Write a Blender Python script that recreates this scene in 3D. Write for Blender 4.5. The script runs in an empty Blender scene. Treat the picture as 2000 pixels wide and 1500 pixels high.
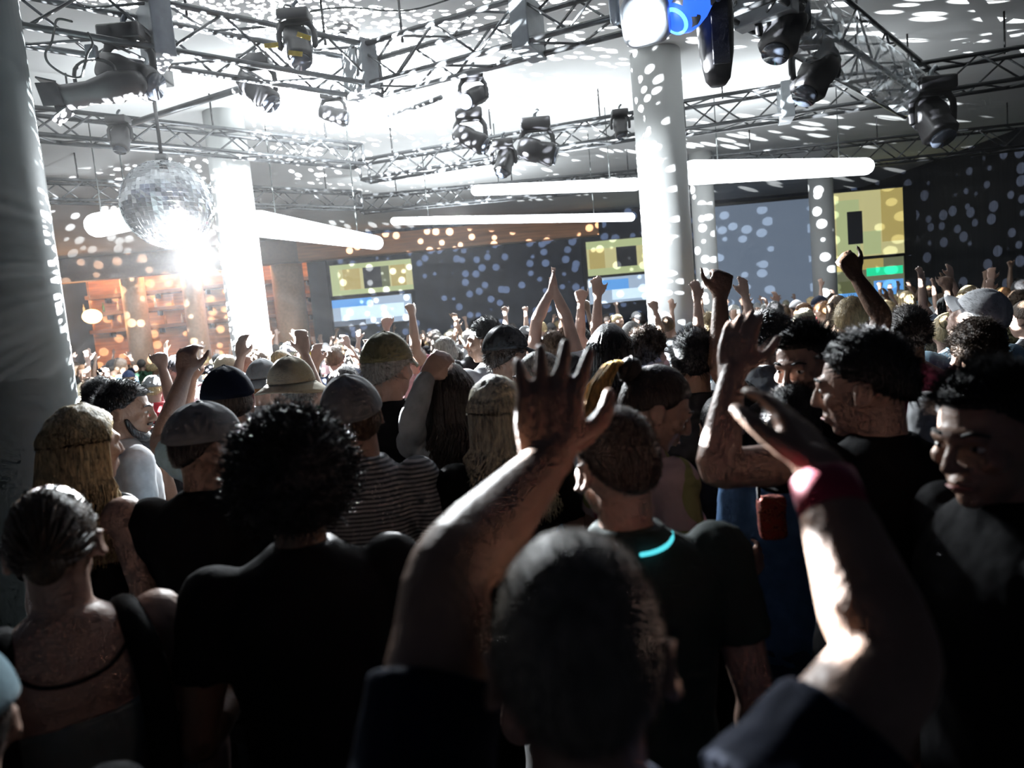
import bpy, bmesh, math, random
from mathutils import Vector, Matrix, noise, Euler
random.seed(7)
PI = math.pi
sc = bpy.context.scene
COL = sc.collection

# ------------------------------------------------------------------ camera
F = 1333.0
PITCH = math.radians(5.3)
ROLL = math.radians(5.1)
EYE = Vector((0, 0, 1.9))
fw = Vector((0, math.cos(PITCH), -math.sin(PITCH)))
r0 = Vector((1, 0, 0)); u0 = Vector((0, math.sin(PITCH), math.cos(PITCH)))
rt = math.cos(ROLL) * r0 - math.sin(ROLL) * u0
up = math.sin(ROLL) * r0 + math.cos(ROLL) * u0
cam = bpy.data.cameras.new('camera'); co = bpy.data.objects.new('camera', cam); COL.objects.link(co)
cam.sensor_width = 36; cam.lens = F / 2000 * 36
m = Matrix((rt, up, -fw)).transposed().to_4x4(); m.translation = EYE
co.matrix_world = m
cam.clip_start = 0.02
cam.dof.use_dof = True; cam.dof.focus_distance = 4.0; cam.dof.aperture_fstop = 2.4
sc.camera = co

def ray(px, py): return (fw + rt * ((px - 1000) / F) - up * ((py - 750) / F))
def W(px, py, Y):                       # the point of a pixel on the world plane y = Y
    d = ray(px, py); return EYE + d * (Y / d.y)
def WZ(px, py, Z):                      # ... on the world plane z = Z
    d = ray(px, py); return EYE + d * ((Z - EYE.z) / d.z)

# ------------------------------------------------------------------ materials
MATS = {}
def mat(name, col, rough=0.7, metal=0.0, var=0.12, scale=12.0, bump=0.0, bscale=60.0, spec=0.5, stretch=None, sheen=0.0, emit=None, es=0.0):
    if name in MATS: return MATS[name]
    m = bpy.data.materials.new(name); m.use_nodes = True
    nt = m.node_tree; b = nt.nodes['Principled BSDF']
    tc = nt.nodes.new('ShaderNodeTexCoord'); mp = nt.nodes.new('ShaderNodeMapping')
    nt.links.new(tc.outputs['Object'], mp.inputs['Vector'])
    if stretch: mp.inputs['Scale'].default_value = stretch
    n = nt.nodes.new('ShaderNodeTexNoise'); n.inputs['Scale'].default_value = scale; n.inputs['Detail'].default_value = 4
    nt.links.new(mp.outputs[0], n.inputs['Vector'])
    r = nt.nodes.new('ShaderNodeValToRGB')
    r.color_ramp.elements[0].position = .3; r.color_ramp.elements[1].position = .7
    r.color_ramp.elements[0].color = [max(0, c * (1 - var)) for c in col[:3]] + [1]
    r.color_ramp.elements[1].color = [min(1, c * (1 + var)) for c in col[:3]] + [1]
    nt.links.new(n.outputs['Fac'], r.inputs[0]); nt.links.new(r.outputs[0], b.inputs['Base Color'])
    b.inputs['Roughness'].default_value = rough; b.inputs['Metallic'].default_value = metal
    b.inputs['Specular IOR Level'].default_value = spec
    if sheen: b.inputs['Sheen Weight'].default_value = sheen
    if bump:
        n2 = nt.nodes.new('ShaderNodeTexNoise'); n2.inputs['Scale'].default_value = bscale; n2.inputs['Detail'].default_value = 3
        nt.links.new(mp.outputs[0], n2.inputs['Vector'])
        bp = nt.nodes.new('ShaderNodeBump'); bp.inputs['Strength'].default_value = bump; bp.inputs['Distance'].default_value = .01
        nt.links.new(n2.outputs['Fac'], bp.inputs['Height']); nt.links.new(bp.outputs[0], b.inputs['Normal'])
    if emit:
        b.inputs['Emission Color'].default_value = (*emit, 1); b.inputs['Emission Strength'].default_value = es
    MATS[name] = m; return m

SKIN = [mat('skin_fair', (.46, .30, .235), .48, bump=.25, bscale=90),
        mat('skin_tan', (.34, .21, .15), .48, bump=.25, bscale=90),
        mat('skin_brown', (.14, .08, .05), .45, bump=.25, bscale=90)]
HAIRM = {k: mat('hair_' + k, c, .5, var=.45, scale=30, bump=.8, bscale=70, stretch=(3, 3, .6)) for k, c in dict(
    black=(.012, .011, .012), dark=(.03, .02, .015), brown=(.085, .05, .028), auburn=(.22, .10, .035), blond=(.50, .38, .20),
    pale=(.70, .64, .48), grey=(.33, .33, .31), stubble=(.17, .14, .11), cropped=(.075, .055, .042)).items()}
CLOTH = {k: mat('fabric_' + k, c, .85, var=.15, scale=25, bump=.4, bscale=14, spec=.1, sheen=(0 if k in ('black', 'navy', 'charcoal') else .15)) for k, c in dict(
    black=(.005, .005, .006), navy=(.006, .010, .024), charcoal=(.04, .042, .045), grey=(.24, .25, .26), white=(.72, .73, .75),
    blue=(.08, .20, .42), teal=(.05, .22, .25), steel=(.14, .24, .29), green=(.04, .10, .06), red=(.35, .03, .04), olive=(.16, .15, .08),
    pink=(.60, .40, .42), khaki=(.34, .30, .22), lightblue=(.35, .55, .68), yellow=(.7, .52, .08), maroon=(.10, .015, .03), denim=(.04, .07, .14)).items()}
M_EYE = mat('eye_white', (.75, .73, .70), .25, var=.03)
M_IRIS = mat('iris_dark', (.03, .02, .015), .2, var=.1)
M_SHOE = mat('shoe_rubber', (.05, .05, .05), .6)

# ------------------------------------------------------------------ mesh buffers
class MB:
    def __init__(s): s.v = []; s.f = []
    def add(s, v, f, M=None):
        o = len(s.v)
        s.v += [tuple(M @ Vector(p)) if M is not None else tuple(p) for p in v]
        s.f += [tuple(i + o for i in t) for t in f]
        return s
    def tf(s, M): s.v = [tuple(M @ Vector(p)) for p in s.v]; return s
    def mesh(s, name):
        me = bpy.data.meshes.new(name); me.from_pydata([tuple(p) for p in s.v], [], s.f); me.update(); return me

def vv(x): return Vector(x)
def frames(pts):
    T = []
    for i in range(len(pts)):
        a = pts[max(0, i - 1)]; b = pts[min(len(pts) - 1, i + 1)]
        T.append((b - a).normalized() if (b - a).length > 1e-9 else Vector((0, 0, 1)))
    ref = Vector((1, 0, 0)) if abs(T[0].x) < .8 else Vector((0, 1, 0))
    N = [(ref - T[0] * ref.dot(T[0])).normalized()]
    for i in range(1, len(pts)):
        n = N[-1] - T[i] * N[-1].dot(T[i]); N.append(n.normalized())
    return T, N
def resample(pts, rad, k):
    pts = [vv(p) for p in pts]; P = []; R = []
    n = len(pts)
    for i in range(n - 1):
        p0 = pts[max(0, i - 1)]; p1 = pts[i]; p2 = pts[i + 1]; p3 = pts[min(n - 1, i + 2)]
        for j in range(k):
            t = j / k
            P.append(.5 * ((2 * p1) + (p2 - p0) * t + (2 * p0 - 5 * p1 + 4 * p2 - p3) * t * t + (3 * p1 - p0 - 3 * p2 + p3) * t ** 3))
            R.append(rad[i] * (1 - t) + rad[i + 1] * t)
    P.append(pts[-1]); R.append(rad[-1]); return P, R
def tube(mb, pts, rad, n=12, k=4, caps=True, M=None, flat=1.0):
    if not hasattr(rad, '__len__'): rad = [rad] * len(pts)
    P, R = resample(pts, rad, k) if k > 1 else ([vv(p) for p in pts], list(rad))
    if caps:
        d0 = (P[0] - P[1]).normalized(); d1 = (P[-1] - P[-2]).normalized()
        a0 = [(P[0] + d0 * R[0] * math.sin(t), R[0] * math.cos(t)) for t in (1.25, .8, .4)]
        a1 = [(P[-1] + d1 * R[-1] * math.sin(t), R[-1] * math.cos(t)) for t in (.4, .8, 1.25)]
        T, N = frames(P)
        T = [T[0]] * 3 + T + [T[-1]] * 3; N = [N[0]] * 3 + N + [N[-1]] * 3
        P = [a[0] for a in a0] + P + [a[0] for a in a1]; R = [a[1] for a in a0] + R + [a[1] for a in a1]
    else: T, N = frames(P)
    v = []; f = []
    for p, r, t, nn in zip(P, R, T, N):
        b = t.cross(nn)
        for i in range(n):
            a = 2 * PI * i / n; v.append(p + nn * (r * math.cos(a)) + b * (r * math.sin(a) * flat))
    for j in range(len(P) - 1):
        for i in range(n):
            f.append((j * n + i, j * n + (i + 1) % n, (j + 1) * n + (i + 1) % n, (j + 1) * n + i))
    f.append(tuple(range(n))[::-1]); f.append(tuple((len(P) - 1) * n + i for i in range(n)))
    mb.add(v, f, M); return mb
def ell(mb, c, r, M=None, nu=20, nv=14, fn=None):
    v = []; f = []
    c = vv(c)
    for j in range(nv + 1):
        th = PI * j / nv
        for i in range(nu):
            ph = 2 * PI * i / nu
            d = Vector((math.sin(th) * math.cos(ph), math.sin(th) * math.sin(ph), math.cos(th)))
            s = fn(d) if fn else 1.0
            v.append(c + Vector((d.x * r[0], d.y * r[1], d.z * r[2])) * s)
    for j in range(nv):
        for i in range(nu):
            a, b, cc, dd = j * nu + i, j * nu + (i + 1) % nu, (j + 1) * nu + (i + 1) % nu, (j + 1) * nu + i
            if j == 0: f.append((a, cc, dd)) if False else f.append((a, cc, dd)[::-1])
            elif j == nv - 1: f.append((a, b, dd)[::-1])
            else: f.append((a, b, cc, dd)[::-1])
    # weld poles
    top = 0; bot = nv * nu
    f = [tuple((top if k < nu else (bot if k >= bot else k)) for k in t) for t in f]
    f = [t for t in f if len(set(t)) == len(t)]
    used = sorted({k for t in f for k in t}); mp = {k: i for i, k in enumerate(used)}
    mb.add([v[k] for k in used], [tuple(mp[k] for k in t) for t in f], M); return mb
def loft(mb, secs, n=24, M=None, p=2.3):
    v = []; f = []
    for (z, rx, ry, oy) in secs:
        for i in range(n):
            a = 2 * PI * i / n; c = math.cos(a); s = math.sin(a)
            v.append((rx * math.copysign(abs(c) ** (2 / p), c), oy + ry * math.copysign(abs(s) ** (2 / p), s), z))
    k = len(secs)
    for j in range(k - 1):
        for i in range(n): f.append((j * n + i, j * n + (i + 1) % n, (j + 1) * n + (i + 1) % n, (j + 1) * n + i))
    f.append(tuple(range(n))[::-1]); f.append(tuple((k - 1) * n + i for i in range(n)))
    mb.add(v, f, M); return mb
BOXF = [(0, 3, 2, 1), (4, 5, 6, 7), (0, 1, 5, 4), (1, 2, 6, 5), (2, 3, 7, 6), (3, 0, 4, 7)]
def box(mb, c, s, M=None, bev=0.0):
    x, y, z = s[0] / 2, s[1] / 2, s[2] / 2
    if bev <= 0:
        v = [(-x, -y, -z), (x, -y, -z), (x, y, -z), (-x, y, -z), (-x, -y, z), (x, -y, z), (x, y, z), (-x, y, z)]
        mb.add([Vector(p) + vv(c) for p in v], BOXF, M); return mb
    bm = bmesh.new(); bmesh.ops.create_cube(bm, size=1)
    for q in bm.verts: q.co = Vector((q.co.x * s[0], q.co.y * s[1], q.co.z * s[2]))
    bmesh.ops.bevel(bm, geom=bm.edges[:], offset=bev, segments=2, affect='EDGES', profile=.5)
    bm.verts.index_update()
    mb.add([q.co + vv(c) for q in bm.verts], [tuple(q.index for q in t.verts) for t in bm.faces], M); bm.free(); return mb
def aim(o, d, roll=0):                       # matrix: local +Z along d, at o
    d = vv(d).normalized(); q = d.to_track_quat('Z', 'Y'); return Matrix.Translation(vv(o)) @ q.to_matrix().to_4x4() @ Matrix.Rotation(roll, 4, 'Z')
def cyl(mb, a, b, r, n=12, r2=None):
    return tube(mb, [a, b], [r, r if r2 is None else r2], n=n, k=1, caps=False)

def obj(name, mb, m, parent=None, smooth=True, auto=None):
    me = mb if isinstance(mb, bpy.types.Mesh) else mb.mesh(name)
    if not me.materials: me.materials.append(m)
    if smooth:
        for p in me.polygons: p.use_smooth = True
    o = bpy.data.objects.new(name, me); COL.objects.link(o)
    if m is not None: o.material_slots[0].link = 'OBJECT'; o.material_slots[0].material = m
    o.parent = parent; return o
def tag(o, label=None, cat=None, group=None, kind=None):
    if label: o['label'] = label
    if cat: o['category'] = cat
    if group: o['group'] = group
    if kind: o['kind'] = kind
    return o
def empty(name, loc, rot=(0, 0, 0)):
    o = bpy.data.objects.new(name, None); COL.objects.link(o); o.location = loc; o.rotation_euler = rot; o.empty_display_size = .1; return o
def struct(name, mb, m, smooth=False): return tag(obj(name, mb, m, None, smooth), kind='structure')

def remesh(mb, vox, smooth=4, fac=.6, disp=0.0, dscale=.12):
    me = mb.mesh('tmp'); o = bpy.data.objects.new('tmp', me); COL.objects.link(o)
    md = o.modifiers.new('r', 'REMESH'); md.mode = 'VOXEL'; md.voxel_size = vox; md.adaptivity = 0
    if smooth:
        s = o.modifiers.new('s', 'SMOOTH'); s.factor = fac; s.iterations = smooth
    if disp:
        tx = bpy.data.textures.get('folds%g' % dscale)
        if not tx: tx = bpy.data.textures.new('folds%g' % dscale, 'CLOUDS'); tx.noise_scale = dscale
        d = o.modifiers.new('d', 'DISPLACE'); d.texture = tx; d.strength = disp; d.mid_level = .5
    bpy.context.view_layer.update()
    dg = bpy.context.evaluated_depsgraph_get()
    res = bpy.data.meshes.new_from_object(o.evaluated_get(dg))
    bpy.data.objects.remove(o); bpy.data.meshes.remove(me)
    return res

# ------------------------------------------------------------------ people
HC = Vector((0, .02, 1.62))
HR = (.077, .097, .120)
def sst(a, b, x):
    t = max(0, min(1, (x - a) / (b - a))); return t * t * (3 - 2 * t)
def head_matrix(yaw=0, pitch=0, roll=0):
    piv = Matrix.Translation((0, 0, 1.53))
    return piv @ Euler((math.radians(-pitch), math.radians(roll), math.radians(yaw)), 'XYZ').to_matrix().to_4x4() @ piv.inverted()
def head_into(mb, M, fine=True):
    c = HC
    ell(mb, c + Vector((0, -.006, .022)), (.076, .094, .099), M)
    ell(mb, c + Vector((0, .026, -.045)), (.058, .062, .068), M)
    ell(mb, c + Vector((0, .062, -.092)), (.024, .022, .020), M)          # chin
    tube(mb, [c + Vector((-.038, .083, .022)), c + Vector((0, .095, .024)), c + Vector((.038, .083, .022))], [.011, .013, .011], n=10, M=M)   # brow
    tube(mb, [c + Vector((0, .094, .018)), c + Vector((0, .108, -.008)), c + Vector((0, .113, -.026))], [.008, .011, .014], n=10, M=M)        # nose
    for s in (-1, 1):
        ell(mb, c + Vector((s * .013, .100, -.030)), (.009, .010, .008), M, 10, 8)
        ell(mb, c + Vector((s * .044, .062, -.020)), (.021, .022, .020), M, 12, 8)      # cheekbone
        ell(mb, c + Vector((s * .031, .074, .004)), (.017, .016, .013), M, 12, 8)       # eyelid
        # ear
        Me = M @ Matrix.Translation(c + Vector((s * .079, -.008, -.012))) @ Euler((.15, 0, -s * .45)).to_matrix().to_4x4()
        ell(mb, (0, 0, 0), (.007, .017, .030), Me, 12, 10)
        tube(mb, [(s * .006, .012, -.018), (s * .010, -.008, -.030 + .012), (s * .012, -.020, .004), (s * .010, -.012, .028), (s * .006, .010, .026)], .0055, n=8, M=Me)
    tube(mb, [c + Vector((-.022, .086, -.060)), c + Vector((0, .097, -.056)), c + Vector((.022, .086, -.060))], [.004, .0075, .004], n=8, M=M)
    tube(mb, [c + Vector((-.018, .086, -.070)), c + Vector((0, .095, -.071)), c + Vector((.018, .086, -.070))], [.004, .008, .004], n=8, M=M)
    tube(mb, [(0, -.015, 1.42), (0, -.006, 1.50), M @ (c + Vector((0, -.02, -.03)))], [.064, .054, .055], n=18)
def hand_into(mb, w, d, nrm, side, curl=.3, spread=1.0, sc_=1.0, seg=7):
    """w wrist, d direction to the fingers, nrm the way the palm faces, side: +1 thumb toward d x nrm"""
    w = vv(w); d = vv(d).normalized(); nrm = vv(nrm); nrm = (nrm - d * nrm.dot(d)).normalized(); x = d.cross(nrm) * side
    lens = [.072, .080, .074, .058]
    for i in range(4):
        o = (1.5 - i) * .0205 * sc_
        k = w + d * (.088 - abs(i - 1.2) * .004) * sc_ + x * o
        tube(mb, [w + x * o * .5 + d * .0, w + x * o * .9 + d * .045 * sc_, k], [.016 * sc_, .0145 * sc_, .0125 * sc_], n=seg, k=2)
        dd = (d + x * (1.5 - i) * .11 * spread).normalized(); p = k; L = lens[i] * sc_
        ang = 0; pts = [p]
        for j, fr in enumerate((.45, .30, .25)):
            ang += curl * (1.0 + .12 * i) * (.8 if j == 0 else 1.0)
            p = p + (dd * math.cos(ang) + nrm * math.sin(ang)) * L * fr; pts.append(p)
        tube(mb, pts, [.0105 * sc_, .0098 * sc_, .009 * sc_, .0078 * sc_], n=seg, k=2)
    t0 = w + d * .022 * sc_ + x * .020 * sc_
    t1 = t0 + (d * .6 + x * .75 + nrm * .25).normalized() * .045 * sc_
    t2 = t1 + (d * .85 + x * .45 + nrm * .25).normalized() * .034 * sc_
    t3 = t2 + (d * .95 + x * .15 + nrm * .35).normalized() * .027 * sc_
    tube(mb, [t0, t1, t2, t3], [.018 * sc_, .0135 * sc_, .0115 * sc_, .009 * sc_], n=seg, k=2)
ARM = {
    'down': lambda s: dict(e=(s * .235, -.03, 1.13), w=(s * .25, .06, .885), d=(0, .1, -1), n=(-s, 0, 0)),
    'bent': lambda s: dict(e=(s * .245, -.03, 1.14), w=(s * .17, .21, 1.13), d=(-s * .3, 1, .1), n=(-s, 0, 0)),
    'up': lambda s: dict(e=(s * .28, .12, 1.52), w=(s * .20, .17, 1.77), d=(-s * .1, .1, 1), n=(-s * .3, 1, 0)),
    'high': lambda s: dict(e=(s * .235, .07, 1.67), w=(s * .20, .12, 1.93), d=(0, .05, 1), n=(0, 1, 0)),
    'fist': lambda s: dict(e=(s * .25, .08, 1.66), w=(s * .21, .12, 1.92), d=(0, .1, 1), n=(0, 1, 0), curl=1.25),
    'phone': lambda s: dict(e=(s * .22, .20, 1.50), w=(s * .10, .28, 1.74), d=(-s * .2, .1, 1), n=(-s * .6, .8, 0), curl=.7),
    'reach': lambda s: dict(e=(s * .30, .16, 1.42), w=(s * .30, .38, 1.54), d=(0, 1, .3), n=(0, 0, -1)),
    'clap': lambda s: dict(e=(s * .25, .16, 1.48), w=(s * .055, .26, 1.69), d=(-s * .15, .2, 1), n=(-s, 0, 0), curl=.08),
}
def arm_points(spec, s, wid=1.0):
    a = ARM[spec](s) if isinstance(spec, str) else dict(spec)
    e = vv(a['e']); sh = Vector((s * .180 * wid, -.01, 1.425))
    lift = sst(1.25, 1.65, e.z); sh += Vector((-s * .015, 0, .045)) * lift
    a['s'] = sh; a['e'] = e; a['w'] = vv(a['w']); return a
def body_mesh(P):
    mb = MB(); M = P['HM']; wd = P.get('wid', 1.0); fem = P.get('fem', False); hip = 1.06 if fem else 1.0
    loft(mb, [(.80, .14 * hip, .10, 0), (.90, .168 * hip, .118, -.01), (1.0, .152 * hip, .108, 0), (1.12, .132 * wd, .095, .005), (1.25, .155 * wd, .108, .005),
              (1.35, .172 * wd, .112, -.005), (1.42, .165 * wd, .092, -.012), (1.465, .115 * wd, .070, -.012), (1.495, .062, .058, -.012)])
    if fem:
        for s in (-1, 1): ell(mb, (s * .075, .085, 1.27), (.062, .055, .062))
    head_into(mb, M)
    for s, key in ((-1, 'L'), (1, 'R')):
        a = arm_points(P[key], s, wd); S, E, Wr = a['s'], a['e'], a['w']; k = P.get('arm', 1.0)
        tube(mb, [S - Vector((s * .03, 0, .02)), S], [.055, .060], n=14, k=1)
        tube(mb, [S, S.lerp(E, .35), S.lerp(E, .75), E, E.lerp(Wr, .25), E.lerp(Wr, .65), Wr, Wr + (Wr - E).normalized() * .015],
             [.057 * k, .050 * k, .043 * k, .040 * k, .043 * k, .035 * k, .026 * k, .024 * k], n=14, k=3)
        hand_into(mb, Wr, a['d'], a['n'], a.get('side', None) or (1 if True else 1) * (hs(a['d'], a['n'], s)), a.get('curl', .28), a.get('spread', 1.0), a.get('hs', 1.0))
    for s in (-1, 1):
        tube(mb, [(s * .085, 0, .90), (s * .095, .005, .70), (s * .10, .015, .50), (s * .10, -.005, .36), (s * .10, -.02, .09)], [.088, .075, .055, .056, .036], n=14, k=3)
        tube(mb, [(s * .10, -.04, .045), (s * .105, .12, .032)], [.034, .028], n=10, k=2)
    return remesh(mb, P.get('vox', .009), P.get('sm', 3))
def hs(d, n, s):
    # thumb on the inner side when the palm faces forward / up: pick the sign so the thumb points to the body's middle
    x = vv(d).cross(vv(n)); return -s if x.x > 0.05 else (s if x.x < -0.05 else (1 if x.y > 0 else -1))
def shirt_mesh(P, kind='tee', col=1.0):
    mb = MB(); wd = P.get('wid', 1.0); fem = P.get('fem', False); hip = 1.05 if fem else 1.0; g = .012
    secs = [(.84, .178 * hip, .130, -.005), (.92, .180 * hip, .130, -.008), (1.02, .165, .122, 0), (1.12, .152 * wd, .112, .005), (1.25, .170 * wd, .122, .005),
            (1.35, .186 * wd, .126, -.005), (1.42, .178 * wd, .106, -.012), (1.468, .128 * wd, .084, -.012)]
    if kind == 'tank':
        secs = secs[:4] + [(1.22, .168 * wd, .121, .005), (1.30, .176 * wd, .124, 0)]
        loft(mb, secs)
        if fem:
            for s in (-1, 1): ell(mb, (s * .075, .09, 1.27), (.066, .058, .062))
        for s in (() if P.get('bare') else (-1, 1)):
            tube(mb, [(s * .10, .125, 1.27), (s * .105, .10, 1.39), (s * .105, .03, 1.462), (s * .105, -.05, 1.462), (s * .115, -.105, 1.40), (s * .12, -.125, 1.28)], [.026] * 6, n=10, k=4)
    else:
        loft(mb, secs + [(1.500, .078, .070, -.012), (1.512, .070, .066, -.010)])
        if fem:
            for s in (-1, 1): ell(mb, (s * .075, .09, 1.27), (.066, .06, .066))
        for s, key in ((-1, 'L'), (1, 'R')):
            a = arm_points(P[key], s, wd); S, E, Wr = a['s'], a['e'], a['w']; k = P.get('arm', 1.0)
            tube(mb, [S - Vector((s * .035, 0, .02)), S], [.066, .072], n=14, k=1)
            if kind == 'long':
                tube(mb, [S, S.lerp(E, .5), E, E.lerp(Wr, .4), E.lerp(Wr, .93)], [.071 * k, .062 * k, .054 * k, .052 * k, .040 * k], n=14, k=4)
            else:
                f = P.get('sleeve', .55)
                tube(mb, [S, S.lerp(E, f * .5), S.lerp(E, f)], [.071 * k, .066 * k * min(1, 1.08 / k), .064 * k * min(1, 1.08 / k)], n=14, k=3, caps=False)
    return remesh(mb, P.get('vox', .009) * 1.15, 3, disp=.014, dscale=.09)
def trousers_mesh(P):
    mb = MB(); hip = 1.06 if P.get('fem') else 1.0
    loft(mb, [(.78, .15 * hip, .115, -.01), (.88, .176 * hip, .128, -.012), (.98, .160 * hip, .118, 0)])
    for s in (-1, 1):
        tube(mb, [(s * .088, 0, .88), (s * .097, .005, .70), (s * .102, .012, .50), (s * .102, -.01, .30), (s * .102, -.02, .10)], [.100, .090, .073, .066, .058], n=14, k=3, caps=False)
    return remesh(mb, .014, 3, disp=.012, dscale=.12)
def shoe_mb(s):
    mb = MB(); tube(mb, [(s * .10, -.055, .05), (s * .103, .03, .052), (s * .107, .13, .042)], [.045, .046, .040], n=12, k=3, flat=.95)
    for i, p in enumerate(mb.v): mb.v[i] = (p[0], p[1], max(0.002, p[2]))
    return mb
def hmask(d, line):                        # line: heights of the hairline front / side / back
    y = d.y
    L = line[1] + (line[0] - line[1]) * sst(.1, .75, y) if y > 0 else line[1] + (line[2] - line[1]) * (-y)
    return sst(-.05, .07, d.z - L)
HL = (.52, .02, -.62)
def strand(mb, pts, r, n=3):
    T, N = frames(pts); v = []; f = []; k = len(pts)
    for j, (p, t, nn) in enumerate(zip(pts, T, N)):
        b = t.cross(nn); rr = r * (1 - .75 * j / (k - 1))
        for i in range(n):
            a = 2 * PI * i / n; v.append(p + nn * (rr * math.cos(a)) + b * (rr * math.sin(a)))
    for j in range(k - 1):
        for i in range(n): f.append((j * n + i, j * n + (i + 1) % n, (j + 1) * n + (i + 1) % n, (j + 1) * n + i))
    mb.add(v, f)
def rdir(rng):
    while True:
        d = Vector((rng.uniform(-1, 1), rng.uniform(-1, 1), rng.uniform(-1, 1)))
        if .05 < d.length < 1: return d.normalized()
def hair_mb(kind, M, seed=1, dense=1.0):
    only = kind == 'ponyonly'
    if only: kind = 'ponytail'
    rng = random.Random(seed); mb = MB(); c = HC + Vector((0, -.006, .016)); R = Vector((.079, .099, .108))
    def cap(t, line=HL, nz=0.0, nf=6.0, nu=44, nv=32, rad=R, cen=c):
        def fn(d):
            mk = hmask(d, line)
            n = noise.noise(Vector((d.x * nf, d.y * nf, d.z * nf * .6)) + Vector((seed, 0, 0))) * nz
            return .86 * (1 - mk) + (1 + t + n) * mk
        ell(mb, cen, rad, None, nu, nv, fn)
    def surf(d, t=0.0): return c + Vector((d.x * R.x, d.y * R.y, d.z * R.z)) * (1 + t)
    def tufts(num, L, comb, t, r, line=HL, curl=0.0, steps=3):
        k = 0
        while k < num * dense:
            d = rdir(rng)
            if hmask(d, line) < .6: continue
            p = surf(d, t - .03); pts = [p]; dirn = (d + vv(comb)).normalized(); l = L * rng.uniform(.5, 1.2)
            for j in range(steps):
                dirn = (dirn + Vector((rng.gauss(0, 1), rng.gauss(0, 1), rng.gauss(0, 1))) * curl + Vector((0, 0, -.10))).normalized()
                p = p + dirn * l / steps; pts.append(p)
            strand(mb, pts, r); k += 1
    def fall(num, L, r, wave=.01, ymax=.35, spreadx=1.0):
        k = 0
        while k < num * dense:
            d = rdir(rng)
            if hmask(d, (.45, -.1, -.6)) < .5 or d.z < .0: continue
            az = math.atan2(d.y, d.x)
            if d.y > ymax and rng.random() < .85: continue
            p = surf(d, .06); pts = [p]; o = Vector((math.cos(az) * R.x, math.sin(az) * R.y, 0))
            if o.y > .02: o.y = .02
            a1 = c + o * 1.16 + Vector((0, 0, .01)); a2 = c + o * 1.28 + Vector((0, -.012, -.10))
            n = 7; l = L * rng.uniform(.75, 1.08); ph = rng.uniform(0, 6.28); sp = rng.uniform(.9, 1.3) * spreadx
            pts.append(p.lerp(a1, .6) + d * .010); pts.append(a1); pts.append(a2)
            for j in range(1, n):
                q = a2 + Vector((o.x * .35 * sp * j / n, o.y * .25 * j / n - .015 * j / n, -l * j / n)) + Vector((math.sin(ph + j * 1.6), math.cos(ph * 1.3 + j * 1.4), 0)) * wave
                pts.append(q)
            strand(mb, pts, r * rng.uniform(.6, 1.3), 4); k += 1
    if kind == 'short': cap(.10, nz=.06); tufts(1500, .022, (0, .7, .0), .09, .0011)
    elif kind == 'buzz': cap(.018, (.58, .08, -.60), nz=.01, nf=12); tufts(2200, .007, (0, 0, 0), .015, .0007, (.58, .08, -.6), steps=2)
    elif kind == 'bald': cap(.008, (.80, -.05, -.55), nz=.0)
    elif kind == 'quiff':
        cap(.12, (.5, .12, -.55), nz=.08); tufts(2400, .032, (0, .9, .3), .10, .0012, (.5, .15, -.4))
    elif kind == 'afro':
        def fn(d):
            mk = hmask(d, (.30, -.30, -.85)); n = noise.noise(d * 5 + Vector((seed, 1, 2))) * .12 + noise.noise(d * 14) * .06
            return .8 * (1 - mk) + (1.42 + n) * mk
        ell(mb, c + Vector((0, -.01, .012)), (.088, .096, .104), None, 64, 44, fn)
        k = 0
        while k < 2600 * dense:
            d = rdir(rng)
            if hmask(d, (.35, -.25, -.8)) < .6: continue
            p = c + Vector((0, -.01, .012)) + Vector((d.x * .088, d.y * .096, d.z * .104)) * 1.38
            pts = [p]; dr = d.copy(); l = rng.uniform(.02, .05)
            for j in range(4):
                dr = (dr + Vector((rng.gauss(0, 1), rng.gauss(0, 1), rng.gauss(0, 1))) * .45).normalized(); p = p + dr * l / 4; pts.append(p)
            strand(mb, pts, .0016); k += 1
    elif kind == 'curly':
        cap(.16, (.45, -.02, -.6), nz=.14, nf=9); tufts(2200, .032, (0, 0, .1), .15, .0013, (.45, 0, -.6), curl=.55, steps=4)
    elif kind == 'long': cap(.10, (.5, -.15, -.7), nz=.03); fall(420, .24, .0042, .010)
    elif kind == 'wavy': cap(.14, (.5, -.2, -.75), nz=.06, nf=5); fall(1000, .26, .0034, .016, spreadx=2.2)
    elif kind in ('ponytail', 'bun'):
        if not only: cap(.07, (.45, -.05, -.6), nz=.02)
        b = c + Vector((0, -.105, .065))
        if kind == 'bun':
            ell(mb, b, (.038, .034, .038), None, 18, 12, lambda d: 1 + .12 * noise.noise(d * 6)); 
            for k in range(60):
                a = rng.uniform(0, 6.28); strand(mb, [b + Vector((math.cos(a + t) * .038, -.01 + t * .004, math.sin(a + t) * .038)) for t in (0, .5, 1, 1.5)], .004)
        else:
            for k in range(int(170 * dense)):
                a = rng.uniform(0, 6.28); q = rng.random() ** .5; ox = Vector((math.cos(a) * q, math.sin(a) * .7 * q, math.sin(a) * .6 * q)); l = rng.uniform(.8, 1.1)
                strand(mb, [b - Vector((0, -.03, 0)) + ox * .012, b + ox * .015 + Vector((0, -.015, .012)), b + Vector((0, -.055, .0)) * l + ox * .024, b + Vector((0, -.07, -.06)) * l + ox * .030,
                            b + Vector((.0, -.065, -.14)) * l + ox * .030, b + Vector((.0, -.055, -.21)) * l + ox * .018], .0032, 4)
    if M is not None: mb.tf(M)
    return mb
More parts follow.
